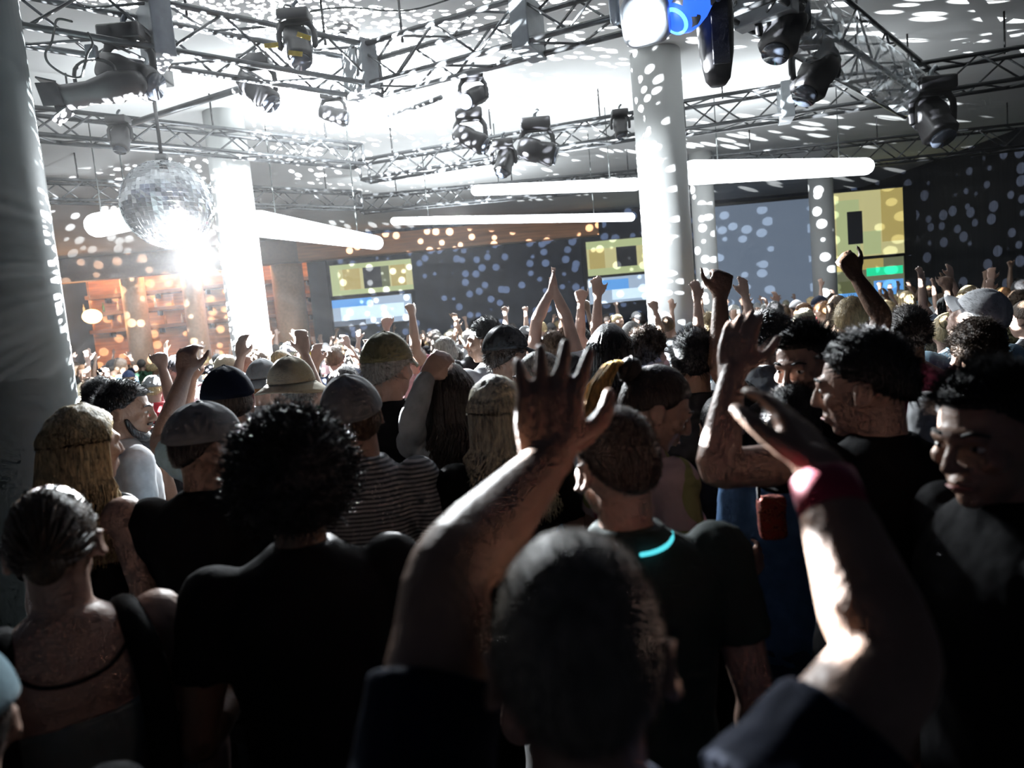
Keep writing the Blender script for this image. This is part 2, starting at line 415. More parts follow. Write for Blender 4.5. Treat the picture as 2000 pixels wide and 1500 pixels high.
def cap_mbs(M, yaw=0.0, kind='cap'):
    c = HC + Vector((0, -.006, .030)); R = Vector((.084, .104, .106)); Ry = Matrix.Translation(c) @ Matrix.Rotation(yaw, 4, 'Z') @ Matrix.Translation(-c)
    MM = (M @ Ry) if M is not None else Ry
    mb = MB()
    def fn(d): mk = sst(.02, .06, d.z); return .9 * (1 - mk) + (1.10 + .015 * math.cos(6 * math.atan2(d.y, d.x))) * mk
    ell(mb, c, R, MM, 42, 30, fn); ell(mb, c + Vector((0, 0, .117)), (.008, .008, .005), MM, 10, 6)
    br = MB(); v = []; f = []
    n = 17
    if kind == 'cap':
        for lay in (0, 1):
            for j in range(5):
                for i in range(n):
                    a = math.radians(-62 + 124 * i / (n - 1)); q = j / 4
                    base = Vector((math.sin(a) * R.x * 1.06, math.cos(a) * R.y * 1.06, 0)); out = Vector((math.sin(a) * .092, math.cos(a) * .10 + .065 * (1 - abs(a) / 1.2) + .02, 0))
                    p = base.lerp(out if out.length > base.length else base * 1.05, q)
                    v.append(c + p + Vector((0, 0, .008 - .020 * q - .25 * p.x * p.x * 8 * q - (.004 if lay else 0))))
        m_ = 5 * n
        for j in range(4):
            for i in range(n - 1):
                a = j * n + i; f.append((a, a + 1, a + n + 1, a + n)); f.append((a + m_, a + n + m_, a + n + 1 + m_, a + 1 + m_))
        for i in range(n - 1): f.append((4 * n + i, 4 * n + i + 1, 4 * n + i + 1 + m_, 4 * n + i + m_)); f.append((i, i + m_, i + 1 + m_, i + 1))
    else:
        n = 36
        for lay in (0, 1):
            for j in range(4):
                for i in range(n):
                    a = 2 * PI * i / n; q = j / 3; w = 1.08 + .55 * q + .05 * math.sin(3 * a) * q
                    v.append(c + Vector((math.cos(a) * R.x * w, math.sin(a) * R.y * w, .008 - .035 * q + .008 * math.sin(2 * a + 1) * q - (.004 if lay else 0))))
        m_ = 4 * n
        for j in range(3):
            for i in range(n):
                a, b = j * n + i, j * n + (i + 1) % n; f.append((a, b, b + n, a + n)); f.append((a + m_, a + n + m_, b + n + m_, b + m_))
        for i in range(n): b = (i + 1) % n; f.append((3 * n + i, 3 * n + b, 3 * n + b + m_, 3 * n + i + m_)); f.append((i, i + m_, b + m_, b))
    br.add(v, f, MM); return mb, br
def face_bits(o, P, hm, beard=False):
    M = P['HM']; c = HC
    for s in (-1, 1):
        e = obj('eye', ell(MB(), c + Vector((s * .031, .0805, .005)), (.0125, .0115, .0075), M, 14, 10), M_EYE, o)
        obj('iris', ell(MB(), c + Vector((s * .031, .0895, .005)), (.0055, .0035, .0055), M, 10, 8), M_IRIS, e)
        mb = MB(); rng = random.Random(4)
        tube(mb, [c + Vector((s * .014, .100, .026)), c + Vector((s * .032, .096, .033)), c + Vector((s * .050, .080, .027))], [.0035, .004, .002], n=6, M=M)
        obj('eyebrow', mb, hm, o)
    mb = MB(); tube(mb, [c + Vector((-.022, .092, -.0655)), c + Vector((0, .1045, -.064)), c + Vector((.022, .092, -.0655))], [.002, .0035, .002], n=6, M=M)
    obj('lip', mb, mat('lip', (.35, .12, .11), .4), o)
    if beard:
        mb = MB(); tube(mb, [c + Vector((-.060, .02, -.03)), c + Vector((-.052, .045, -.075)), c + Vector((-.025, .078, -.100)), c + Vector((.025, .078, -.100)), c + Vector((.052, .045, -.075)), c + Vector((.060, .02, -.03))],
             [.010, .016, .020, .020, .016, .010], n=10, M=M)
        tube(mb, [c + Vector((-.025, .092, -.048)), c + Vector((0, .103, -.045)), c + Vector((.025, .092, -.048))], .006, n=8, M=M)
        obj('beard', remesh(mb, .005, 2, disp=.006, dscale=.02), hm, o)

NEAR = []
def person(label, top, Y, yaw=0, hyaw=0, hpitch=0, hroll=0, L='down', R='down', shirt='tee', sc_=None, hair='short', hc='dark', sk=0, bc='black', tc='navy', fem=False,
           cap=None, capyaw=0, beard=False, face=False, vox=.009, wid=None, dx=0.0, seed=3, arms_px=None, H=None, sleeve=.55, arm=1.0, top_thick=.012, dense=1.0, bare=False):
    """top = pixel of the crown of the head, Y = distance"""
    T = W(top[0], top[1], Y)
    HM = head_matrix(hyaw, hpitch, hroll)
    crown = HM @ (HC + Vector((0, 0, .121 + top_thick)))
    if hair == 'afro': crown = HM @ (HC + Vector((0, 0, .17)))
    H_ = H if H else max(.88, min(1.12, T.z / crown.z)); s = H_
    rz = math.radians(yaw) - math.atan2(T.x, T.y) * .9; Rz = Matrix.Rotation(rz, 3, 'Z')
    off = Rz @ Vector((crown.x, crown.y, 0)) * s
    loc = Vector((T.x - off.x, T.y - off.y, 0))
    P = dict(HM=HM, L=L, R=R, fem=fem, wid=wid or (.90 if fem else 1.0), vox=vox, sleeve=sleeve, bare=bare, arm=arm * (.88 if fem else 1.0), sm=4 if vox < .007 else 3)
    inv = (Matrix.Translation(loc) @ Matrix.Rotation(rz, 4, 'Z') @ Matrix.Diagonal((s, s, s, 1))).inverted()
    if arms_px:
        for k, a in arms_px.items():
            e = inv @ W(*a['e']); w_ = inv @ W(*a['w']); f_ = inv @ W(*a['f'])
            P[k] = dict(e=e, w=w_, d=f_ - w_, n=inv.to_3x3() @ vv(a.get('n', (0, 1, 0))), curl=a.get('curl', .3), spread=a.get('spread', 1), side=a.get('side', None), hs=a.get('hs', 1.0))
    o = obj('person', body_mesh(P), SKIN[sk]); o.location = loc; o.rotation_euler.z = rz; o.scale = (s, s, s)
    tag(o, label, 'person')
    if hair: obj('hair', hair_mb(hair, HM, seed, dense), HAIRM[hc], o)
    if cap:
        ck, cc = cap; cm, br = cap_mbs(HM, math.radians(capyaw), ck); c_ = obj('cap' if ck == 'cap' else 'bucket_hat', cm, CLOTH[cc], o); obj('brim', br, CLOTH[cc], c_)
    if shirt: obj({'tee': 'tee_shirt', 'tank': 'tank_top', 'long': 'long_sleeved_shirt'}[shirt], shirt_mesh(P, shirt), CLOTH[bc] if isinstance(bc, str) else bc, o)
    obj('trousers', trousers_mesh(P), CLOTH[tc], o)
    for q in (-1, 1): obj('shoe', shoe_mb(q), M_SHOE, o)
    if face: face_bits(o, P, HAIRM[hc if hc != 'grey' else 'dark'], beard)
    o['_r'] = 0.22; NEAR.append((loc.x, loc.y)); 
    return o, P, inv

# ------------------------------------------------------------------ the hall
CZ = 5.1; XL, XR, YB = -15.0, 11.6, 22.0
def plainmat(name, col, rough=.8, **k): return mat(name, col, rough, **k)
m_ceil = mat('painted_ceiling', (.74, .75, .74), .75, var=.05, scale=1.2, bump=.1, bscale=20)
m_dark = mat('black_drape', (.010, .012, .018), .9, spec=.1, var=.3, scale=3, stretch=(6, 6, .2), bump=.6, bscale=6)
m_floor = mat('concrete_floor', (.06, .06, .06), .6, var=.3, scale=3)
m_pil = mat('white_pillar_paint', (.74, .76, .75), .55, var=.03, scale=2)
m_navy = mat('navy_panel', (.016, .024, .045), .8, spec=.12, var=.2, scale=2)
m_wood = mat('orange_wood', (.48, .20, .075), .5, var=.3, scale=2.5, stretch=(.4, 1, 6))
m_woodd = mat('dark_wood', (.10, .045, .02), .5, var=.3, scale=2.5, stretch=(.4, 1, 6))
m_alu = mat('aluminium_truss', (.09, .095, .10), .32, .6, var=.15, scale=6)
m_plate = mat('grey_steel_plate', (.34, .37, .39), .45, .5, var=.1)
m_blk = mat('black_fixture', (.012, .012, .014), .45, var=.2)
m_cable = mat('cable_rubber', (.03, .035, .035), .6)

struct('floor', box(MB(), ((XL + XR) / 2, 10.5, -.05), (XR - XL + 1, 28, .1)), m_floor)
struct('ceiling', box(MB(), ((XL + XR) / 2, 11.5, CZ + .1), (XR - XL + 1, 30, .2)), m_ceil)
struct('ceiling_light_blocker', box(MB(), ((XL + XR) / 2, .25, 4.0), (XR - XL, 6.5, .4)), m_dark)  # unseen slab added overhead to keep ceiling light off the near crowd
struct('ceiling_edge_blocker', box(MB(), ((XL + XR) / 2, 4.25, 4.9), (XR - XL, 1.5, .38)), m_dark)  # second added slab, out of view, cutting the bounce from the near ceiling
struct('wall_left', box(MB(), (XL - .1, 11.5, CZ / 2), (.2, 30, CZ)), m_dark)
struct('wall_right', box(MB(), (XR + .1, 11.5, CZ / 2), (.2, 30, CZ)), m_dark)
struct('wall_front', box(MB(), ((XL + XR) / 2, -3.1, CZ / 2), (XR - XL, .2, CZ)), m_dark)
bx0 = W(604, 560, YB).x
struct('wall_back', box(MB(), ((bx0 + XR) / 2, YB + .1, CZ / 2), (XR - bx0, .2, CZ)), m_navy)
struct('wall_bar', box(MB(), ((XL + bx0) / 2, YB + 3.1, CZ / 2), (bx0 - XL, .2, CZ)), m_wood)
struct('trim_1', box(MB(), ((bx0 + 3) / 2 , YB - .25, 4.62), (3 - bx0 + .2, .5, .62)), m_wood)                         # warm valance over the panels
struct('trim_2', box(MB(), ((XL + bx0) / 2, YB + .2, 4.72), (bx0 - XL - .1, .4, .74)), mat('brown_beam', (.22, .12, .07), .6))
def pillar(px, py, Y, r, m, name='pillar', z1=CZ):
    p = W(px, py, Y); mb = MB(); cyl(mb, (p.x, Y, 0), (p.x, Y, z1), r, 48)
    mb2 = MB(); return struct(name, mb, m, True)
pillar(-42, 400, 4.4, .37, mat('grey_pillar_paint', (.10, .12, .12), .6, var=.05, scale=2, spec=.2))  # pillar colour darkened to stand for the shade on it
pillar(64, 480, 8.6, .24, m_pil)
pillar(464, 450, 9.8, .27, m_pil)
pillar(1297, 380, 9.0, .315, m_pil)
pillar(1375, 430, 15.0, .24, m_pil)  # added slim pillar standing in for a bright motion-blur ghost
pillar(1608, 480, 17.0, .28, m_pil)
for px, r in ((262, .36), (378, .32), (566, .50)): pillar(px, 580, YB + .6, r, mat('wood_clad_pillar', (.62, .36, .20), .5, var=.1), z1=4.4)

# bar recess: shelves, glowing lamps, counter
def bar_x(px): return W(px, 560, YB + 2.5).x
for k, z in enumerate((4.02, 3.42, 2.80)):
    t = empty('wall_shelf', ((XL + bx0) / 2, YB + 2.7, z)); tag(t, ['top', 'middle', 'lowest'][k] + ' long dark shelf on the warm orange bar wall', 'shelf', 'shelves on the bar wall')
    obj('board', box(MB(), (0, 0, 0), (bx0 - XL - .4, .5, .14), bev=.01), m_woodd, t, False)
    for i in range(5): obj('bracket', box(MB(), (-3.6 + 1.8 * i, .1, -.14), (.06, .3, .16)), m_blk, t, False)
t = empty('bar_counter', ((XL + bx0) / 2, YB + 1.75, 0)); tag(t, 'long wooden bar counter under the shelves at the back left', 'counter')
obj('counter_top', box(MB(), (0, 0, 1.12), (bx0 - XL - .6, .7, .06), bev=.01), m_woodd, t, False)
obj('counter_front', box(MB(), (0, 0, .545), (bx0 - XL - .9, .5, 1.09)), m_wood, t, False)
m_lamp = mat('lamp_glass', (.9, .7, .4), .4, emit=(1, .55, .2), es=14)
for px, py, r, lab in ((212, 535, .24, 'round amber pendant lamp hanging at the middle shelf of the bar'), (180, 618, .30, 'brightest amber pendant lamp hanging low over the bar counter'),
                  (330, 508, .20, 'amber pendant lamp between the two bar pillars'), (528, 508, .20, 'amber pendant lamp just right of the glaring white pillar'), (140, 545, .13, 'small amber pendant lamp beside the near left pillars')):
    p = W(px, py, YB + 1.7); t = empty('pendant_lamp', p); tag(t, lab, 'lamp', 'amber lamps over the bar')
    obj('lamp_shade', ell(MB(), (0, 0, 0), (r, r, r * .8)), m_lamp, t)
    obj('cord', cyl(MB(), (0, 0, r * .7), (0, 0, CZ - p.z), .012, 6), m_cable, t)
    l = bpy.data.lights.new('pendant_light', 'POINT'); l.energy = 130 * r / .25; l.color = (1, .50, .18); l.shadow_soft_size = .2
    lo = bpy.data.objects.new('pendant_light', l); COL.objects.link(lo); lo.location = p + Vector((0, -.4 - r, .0))
rng = random.Random(3)
m_bots = [mat('bottle_amber', (.35, .15, .04), .15), mat('bottle_green', (.05, .16, .06), .15), mat('bottle_clear', (.6, .6, .55), .1)]
bnames = ['amber', 'green', 'clear']
bp = MB(); tube(bp, [(0, 0, 0.001), (0, 0, .19), (0, 0, .235), (0, 0, .25), (0, 0, .33)], [.042, .042, .026, .015, .015], n=12, k=1, caps=False); bme = bp.mesh('bottle')
for p_ in bme.polygons: p_.use_smooth = True
bme.materials.append(m_bots[0])
for i in range(16):
    px = 122 + i * 17.5 + rng.uniform(-4, 4); z = (3.49, 2.87)[i % 2]; k = rng.randrange(3)
    if 238 < px < 285: continue
    o = bpy.data.objects.new('bottle', bme); COL.objects.link(o); o.material_slots[0].link = 'OBJECT'; o.material_slots[0].material = m_bots[k]; o.location = (W(px, 560, YB + 2.6).x, YB + 2.62, z)
    tag(o, 'small glass bottle standing on the %s shelf of the bar' % ('middle', 'lowest')[i % 2], 'bottle', 'bottles on the %s bar shelf' % ('middle', 'lowest')[i % 2])

# ---- screens
def px_rect(x0, y0, x1, y1, Y):
    a = W((x0 + x1) / 2, y1, Y); b = W((x0 + x1) / 2, y0, Y); l = W(x0, (y0 + y1) / 2, Y); r = W(x1, (y0 + y1) / 2, Y)
    return l.x, r.x, a.z, b.z
def emi(name, col, s):
    if name in MATS: return MATS[name]
    m = bpy.data.materials.new(name); m.use_nodes = True; nt = m.node_tree; b = nt.nodes['Principled BSDF']
    b.inputs['Base Color'].default_value = (*[c * .3 for c in col], 1); b.inputs['Emission Color'].default_value = (*col, 1); b.inputs['Emission Strength'].default_value = s; b.inputs['Roughness'].default_value = .5
    MATS[name] = m; return m
def screen(label, rect, Y, cells, base, bs=1.0, border=.06):
    x0, x1, z0, z1 = rect; t = empty('video_screen', ((x0 + x1) / 2, Y, z0)); tag(t, label, 'screen')
    w, h = x1 - x0, z1 - z0
    obj('casing', box(MB(), (0, .06, h / 2), (w + border, .12, h + border), bev=.01), m_blk, t, False)
    obj('display', box(MB(), (0, -.008, h / 2), (w, .012, h)), base, t, False)
    for i, (a, b, c, d, m_) in enumerate(cells):     # picture blocks of the video, fractions of the display
        obj('picture_block', box(MB(), (-w / 2 + w * (a + c) / 2, -.017 - .001 * i, h * (1 - (b + d) / 2)), (w * (c - a), .006, h * (d - b))), m_, t, False)
    return t
yel = emi('video_yellow', (.66, .62, .30), 1.0); yel2 = emi('video_yellow_deep', (.52, .42, .14), 1.0); oli = emi('video_olive', (.16, .18, .08), .8); blkv = emi('video_black', (.012, .014, .02), .5)
ygr = emi('video_yellow_green', (.52, .60, .30), 1.0); wbl = emi('video_white_blue', (.62, .80, 1.0), 1.5); sky = emi('video_sky_blue', (.12, .38, .85), 1.2); gry = emi('video_grey_blue', (.15, .19, .26), .8); grn = emi('video_green', (.02, .75, .35), 1.3)
# left screen
screen('yellow lit video screen with a black square, left of the wide navy panel', px_rect(646, 512, 806, 572, YB - .3), YB - .3,
       [(0, 0, 1, .16, ygr), (0, .16, .10, .84, ygr), (.15, .16, .36, .84, yel2), (.40, .16, .62, .84, blkv), (.62, .16, .72, .84, oli), (.74, .16, .92, .84, yel2), (0, .84, 1, 1, ygr)], yel)
screen('white and pale blue video screen below the left yellow one', px_rect(650, 580, 806, 632, YB - .3), YB - .3,
       [(0, .0, .5, .3, sky), (.1, .3, .9, .8, wbl), (.0, .8, .4, 1, gry)], emi('video_pale', (.45, .58, .75), 1.0))
screen('yellow lit video screen between the navy panel and the white pillar', px_rect(1146, 468, 1262, 535, YB - .3), YB - .3,
       [(0, 0, 1, .22, ygr), (.04, .22, .30, .80, yel2), (.30, .22, .48, .80, yel), (.50, .22, .84, .80, blkv), (0, .80, 1, 1, ygr)], yel)
screen('sky blue and white video screen below the yellow one beside the white pillar', px_rect(1150, 540, 1262, 590, YB - .3), YB - .3,
       [(.1, .1, .7, .5, sky), (.4, .5, 1, .9, wbl)], emi('video_pale', (.45, .58, .75), 1.0))
screen('large yellow video screen with black square before the dark right wall', px_rect(1630, 372, 1764, 500, 18.6), 18.6,
       [(.02, .12, .36, .95, ygr), (.18, .30, .40, .80, blkv), (.42, .04, .66, .60, yel), (.68, .0, 1, .80, yel2), (.40, .62, .66, .98, ygr)], yel)
screen('olive and green video screen under the large yellow one on the right', px_rect(1632, 506, 1766, 585, 18.6), 18.6,
       [(.0, 0, .7, .25, yel2), (.45, .22, .98, .42, grn), (0, .5, .5, .8, oli), (.55, .55, .98, .92, sky), (.0, .8, .5, 1, sky)], emi('video_dim_olive', (.22, .24, .14), .8))
x0, x1, z0, z1 = px_rect(1382, 395, 1592, 640, 19.0)
t = empty('projection_screen', ((x0 + x1) / 2, 19.0, z0)); tag(t, 'large hazy grey blue projection screen right of the white pillar', 'screen')
m_proj = emi('projected_grey_blue', (.17, .22, .30), .9)
obj('screen_cloth', box(MB(), (0, 0, (z1 - z0) / 2), (x1 - x0, .03, z1 - z0)), m_proj, t, False)
obj('top_bar', cyl(MB(), (-(x1 - x0) / 2, 0, z1 - z0 + .03), ((x1 - x0) / 2, 0, z1 - z0 + .03), .05), m_blk, t)
# navy stage panels standing in front of the back wall
for (a, b, lab) in ((607, 644, 'narrow navy stage panel beside the orange clad pillar'), (810, 1141, 'wide navy stage panel speckled with light between two yellow screens')):
    x0, x1, z0, z1 = px_rect(a, 500 if a < 700 else 470, b, 660, YB - .35)
    t = empty('stage_panel', ((x0 + x1) / 2, YB - .35, 0)); tag(t, lab, 'panel')
    obj('panel_board', box(MB(), (0, 0, 4.25 / 2 + .0), (x1 - x0, .08, 4.25), bev=.01), m_navy, t, False)
    obj('support_post', box(MB(), (0, .12, 2.0), (.08, .1, 4.0)), m_blk, t, False)

# ---- trusses
def truss(label, A, B, side=.34, n=None, plates=(), grp=None):
    A, B = vv(A), vv(B); D = B - A; L = D.length; d = D.normalized(); x = Vector((0, 0, 1)).cross(d).normalized(); z = Vector((0, 0, 1))
    t = empty('lighting_truss', A); tag(t, label, 'truss', 'aluminium trusses under the ceiling')
    h = side / 2; cs = [(-h, -h), (h, -h), (h, h), (-h, h)]
    for a, b in cs: obj('chord', cyl(MB(), x * a + z * b, x * a + z * b + D, .026, 10), m_alu, t)
    mb = MB(); n = n or max(3, int(L / side / 1.15)); st = L / n
    for k in range(n):
        for q in range(4):
            a0, b0 = cs[q]; a1, b1 = cs[(q + 1) % 4]
            if k % 2: a0, b0, a1, b1 = a1, b1, a0, b0
            cyl(mb, x * a0 + z * b0 + d * st * k, x * a1 + z * b1 + d * st * (k + 1), .012, 6)
    obj('lattice', mb, m_alu, t)
    for f in (0, 1):
        mb = MB()
        for q in range(4): a0, b0 = cs[q]; a1, b1 = cs[(q + 1) % 4]; cyl(mb, x * a0 + z * b0 + d * (L * f), x * a1 + z * b1 + d * (L * f), .024, 8)
        obj('end_frame', mb, m_alu, t)
    for f in plates:
        M = Matrix.Translation(d * L * f) @ Matrix((d, x, z)).transposed().to_4x4()
        obj('coupling_plate', box(MB(), (0, 0, 0), (.16, side + .07, side + .10), M, bev=.01), m_plate, t, False)
    for f in (.12, .5, .88):
        p = d * L * f + z * h; top = CZ - (A + d * L * f).z
        obj('hanger', cyl(MB(), p, (p.x, p.y, top), .012, 6), m_blk, t)
    return A, d
TZ = 4.42
truss('near truss running from the left pillar to the centre corner', WZ(-120, -10, TZ), WZ(712, 140, TZ), .36, plates=(.42, .985))
truss('truss rising from the centre corner towards the bright white beam lamp', WZ(722, 140, TZ), WZ(1420, -55, TZ), .36, plates=(.5,))
truss('clear wrapped truss over the right carrying black lamps', WZ(1465, -40, TZ), WZ(1800, 190, TZ), .42, plates=(.05,))
truss('cross truss behind the white pillar reaching the right edge', WZ(1335, 232, TZ), WZ(2060, 120, TZ), .36, plates=(.3,))
truss('far left truss just above the mirror ball', WZ(40, 240, 4.5), WZ(700, 305, 4.5), .28)
truss('far centre truss carrying small lamps before the white pillar', WZ(712, 335, 4.5), WZ(1245, 245, 4.5), .30)
truss('farthest truss above the grey blue projection screen', WZ(1390, 330, 4.45), WZ(2050, 262, 4.45), .40)
truss('back truss over the warm bar left of the mirror ball', WZ(60, 372, 4.5), WZ(700, 392, 4.5), .30)
truss('back truss over the navy panel in the middle', WZ(705, 400, 4.5), WZ(1300, 345, 4.5), .30)
mb = MB(); a = WZ(235, 248, 4.6); b = WZ(510, 160, 4.6); cyl(mb, a, b, .035, 10)
tag(obj('steel_pipe', mb, m_alu), 'single steel pipe slanting between the two left trusses', 'pipe')
mb = MB(); a = WZ(760, 228, 4.6); b = WZ(862, 190, 4.6); cyl(mb, a, b, .03, 10)
tag(obj('steel_pipe', mb, m_alu), 'short steel pipe under the overexposed ceiling right of the corner', 'pipe')
def cable(pts, lab, r=.008):
    mb = MB(); tube(mb, pts, r, n=6, k=6); tag(obj('cable', mb, m_cable), lab, 'cable', 'loose cables on the trusses')
def loop(px, py, rp, Y): 
    c = W(px, py, Y); s = rp * Y / F; return [c + Vector((math.cos(a) * s, .05 * math.sin(3 * a), math.sin(a) * s * 1.15)) for a in [k * PI / 6 + 1.2 for k in range(12)]]
cable(loop(135, 95, 42, 4.9), 'cable hanging in a wide loop beside the big black lamp')
cable(loop(568, 48, 26, 6.0), 'small cable loop above the lamp with yellow tags')
cable([WZ(560, 60, 4.7), WZ(600, 25, 4.9), WZ(680, 15, 5.0), WZ(800, 20, 5.0), WZ(930, -20, 4.9)], 'thin cable strung over the ceiling right of the corner')
t = empty('ceiling_speaker', WZ(668, 60, CZ - .001)); tag(t, 'round flush ceiling speaker near the truss corner', 'speaker')
obj('rim', cyl(MB(), (0, 0, -.03), (0, 0, 0), .17, 32), m_ceil, t); obj('cone', cyl(MB(), (0, 0, -.045), (0, 0, -.03), .05, 20), m_blk, t)

# ---- lamps on the trusses
def moving_head(label, px, py, Y, size, direc=(0, -.6, -1), lens=None, es=0, body=None, roll=0):
    p = W(px, py, Y); s = size; body = body or m_blk
    t = empty('moving_head_lamp', p); tag(t, label, 'stage lamp')
    d = vv(direc).normalized(); M = aim((0, 0, 0), d)
    mb = MB(); loft(mb, [(z_ * s, a_ * s, b__ * s, 0) for z_, a_, b__ in ((-.50, .18, .14), (-.44, .27, .22), (-.20, .31, .27), (.0, .30, .26), (.04, .26, .24), (.34, .28, .28), (.42, .24, .24))], 28, M, 3.6); obj('lamp_head', mb, body, t)
    mb = MB(); cyl(mb, M @ Vector((0, 0, .42 * s)), M @ Vector((0, 0, .50 * s)), .22 * s, 24); obj('lens', mb, lens or mat('dark_lens', (.05, .06, .08), .08), t)
    mb = MB()
    for q in (-1, 1): tube(mb, [(q * .40 * s, 0, 0), (q * .40 * s, 0, .35 * s), (q * .26 * s, 0, .52 * s)], .07 * s, n=10, k=3, flat=.6)
    tube(mb, [(-.32 * s, 0, .52 * s), (.32 * s, 0, .52 * s)], .06 * s, n=8, k=1)
    obj('yoke', remesh(mb, .02 * s + .004, 1), body, t)
    obj('base', box(MB(), (0, 0, .66 * s), (.72 * s, .5 * s, .26 * s), bev=.04 * s), body, t)
    obj('clamp', tube(MB(), [(0, 0, .78 * s), (0, 0, .92 * s), (.08 * s, 0, 1.0 * s)], .045 * s, n=8, k=2), m_plate, t)
    return t, p
def profile_lamp(label, px, py, Y, s, direc=(-.8, -.2, -.35)):
    p = W(px, py, Y); t = empty('profile_lamp', p); tag(t, label, 'stage lamp')
    M = aim((0, 0, 0), direc)
    mb = MB(); tube(mb, [(0, 0, -.55 * s), (0, 0, -.25 * s), (0, 0, .1 * s), (0, 0, .45 * s)], [.20 * s, .24 * s, .17 * s, .19 * s], n=20, k=2, M=M); obj('lamp_body', mb, m_blk, t)
    for k in range(4):
        R_ = M @ Matrix.Rotation(k * PI / 2, 4, 'Z') @ Matrix.Translation((.19 * s, 0, .47 * s)) @ Matrix.Rotation(.45, 4, 'Y')
        obj('barn_door', box(MB(), (0, 0, .14 * s), (.012, .34 * s, .28 * s), R_), m_blk, t, False)
    mb = MB(); tube(mb, [(-.3 * s, 0, 0), (-.3 * s, 0, .35 * s), (0, 0, .48 * s), (.3 * s, 0, .35 * s), (.3 * s, 0, 0)], .03 * s, n=8, k=4); obj('yoke', mb, m_blk, t)
    obj('clamp', box(MB(), (0, 0, .58 * s), (.16 * s, .12 * s, .22 * s), bev=.02 * s), m_plate, t)
    return t
profile_lamp('big black profile lamp with flaps hanging over the left crowd', 190, 178, 5.3, .48, (-1, -.25, -.22))
moving_head('black moving lamp hanging on the big profile lamp, right side', 255, 150, 5.5, .46, (1, -.1, -.5))
moving_head('dark moving lamp hanging from near truss, right of the slanting pipe', 505, 178, 6.6, .40, (.6, -.2, -.7))
moving_head('small dark lamp in the overexposed white ceiling area', 652, 226, 8.2, .34, (1, 0, -.3))
t, p = moving_head('black lamp with yellow tags on top of the near truss', 582, 92, 5.9, .36, (.2, -.5, -1))
for k, q in enumerate(((-.16, -.2, -.05), (.05, -.2, -.12), (.10, -.2, .04))): obj('tag', box(MB(), q, (.11, .01, .035), Matrix.Rotation(.2 * k, 4, 'Y')), CLOTH['yellow'], t, False)
moving_head('small dark lamp above the mirror ball, left of its motor', 236, 272, 7.6, .30, (0, -.4, -1))
moving_head('dark lamp hanging left in the middle truss cluster', 920, 272, 8.4, .44, (.8, -.2, -.5))
moving_head('black and white lamp in the middle truss cluster', 1050, 296, 8.4, .48, (1, -.1, -.35))
moving_head('dark square lamp between the two of the middle cluster', 985, 318, 8.8, .36, (-.3, -.5, -1))
moving_head('small dark lamp just left of the white pillar', 1212, 250, 8.2, .26, (0, -.4, -1))
moving_head('lamp with a pale glow beside the middle cluster', 925, 190, 7.4, .34, (-.5, -.6, -.4), emi('lens_pale', (.6, .75, 1), 6), 0)
moving_head('upper black lamp on the clear wrapped truss', 1530, 60, 5.9, .50, (-.5, -.3, -1))
moving_head('lower black lamp on the clear wrapped truss', 1592, 150, 6.6, .52, (-.6, -.3, -.8))
moving_head('tall dark lamp at the right end of the cross truss', 1822, 236, 8.4, .62, (.1, -.6, -1))
moving_head('glaring white beam lamp at the top edge', 1268, 34, 4.9, .58, (-.35, -.87, -.42), emi('lens_white', (.92, .96, 1), 60), 0, mat('silver_housing', (.5, .55, .6), .35, .6))
_bl, _ = moving_head('lamp glowing deep blue next to the glaring white one', 1352, 0, 4.8, .44, (-.75, -.3, -.8), emi('lens_blue', (.05, .18, 1), 9), 0, mat('silver_housing', (.5, .55, .6), .35, .6))
obj('glow_ring', tube(MB(), [vv((-.75, -.3, -.8)).normalized() * .02, vv((-.75, -.3, -.8)).normalized() * .10], [.145, .145], n=24, k=1), emi('ring_blue', (.03, .14, 1), 2.2), _bl)
# long black column speaker
p = W(1398, 78, 5.0); t = empty('column_speaker', p); tag(t, 'long black tapering column speaker hanging above the white pillar', 'speaker')
mb = MB(); loft(mb, [(-.31, .055, .055, 0), (-.27, .085, .08, 0), (-.10, .115, .10, 0), (.15, .13, .11, 0), (.32, .12, .10, 0)], 28); obj('cabinet', mb, m_blk, t)
obj('grille', box(MB(), (0, -.105, .03), (.12, .02, .46), bev=.005), mat('speaker_grille', (.02, .022, .03), .5, .3, bump=.5, bscale=200), t, False)
obj('hanger', cyl(MB(), (0, 0, .30), (0, 0, CZ - p.z), .015, 8), m_blk, t)
# translucent film draped along the right truss
m_film = bpy.data.materials.new('clear_film'); m_film.use_nodes = True; b_ = m_film.node_tree.nodes['Principled BSDF']
b_.inputs['Transmission Weight'].default_value = .0; b_.inputs['Alpha'].default_value = .38; b_.inputs['Roughness'].default_value = .12; b_.inputs['Base Color'].default_value = (.75, .8, .82, 1)
A = WZ(1500, 10, 4.3); B = WZ(1800, 200, 4.3); mb = MB(); v = []; f = []; n1, n2 = 30, 8; rg = random.Random(5)
for i in range(n1):
    for j in range(n2):
        q = A.lerp(B, i / (n1 - 1)); a = -1.0 + 2.6 * j / (n2 - 1)
        v.append(q - A + Vector((math.cos(a) * .28, -.1 * math.cos(a), math.sin(a) * -.30)) * (1 + .16 * noise.noise(Vector((i * .7, j * .9, 0)))) )
for i in range(n1 - 1):
    for j in range(n2 - 1): k = i * n2 + j; f.append((k, k + 1, k + n2 + 1, k + n2))
mb.add(v, f); o = obj('plastic_film', mb, m_film, None, False); o.location = A; sm = o.modifiers.new('s', 'SOLIDIFY'); sm.thickness = .003
tag(o, 'crumpled clear plastic film wrapped along the right truss', 'film')

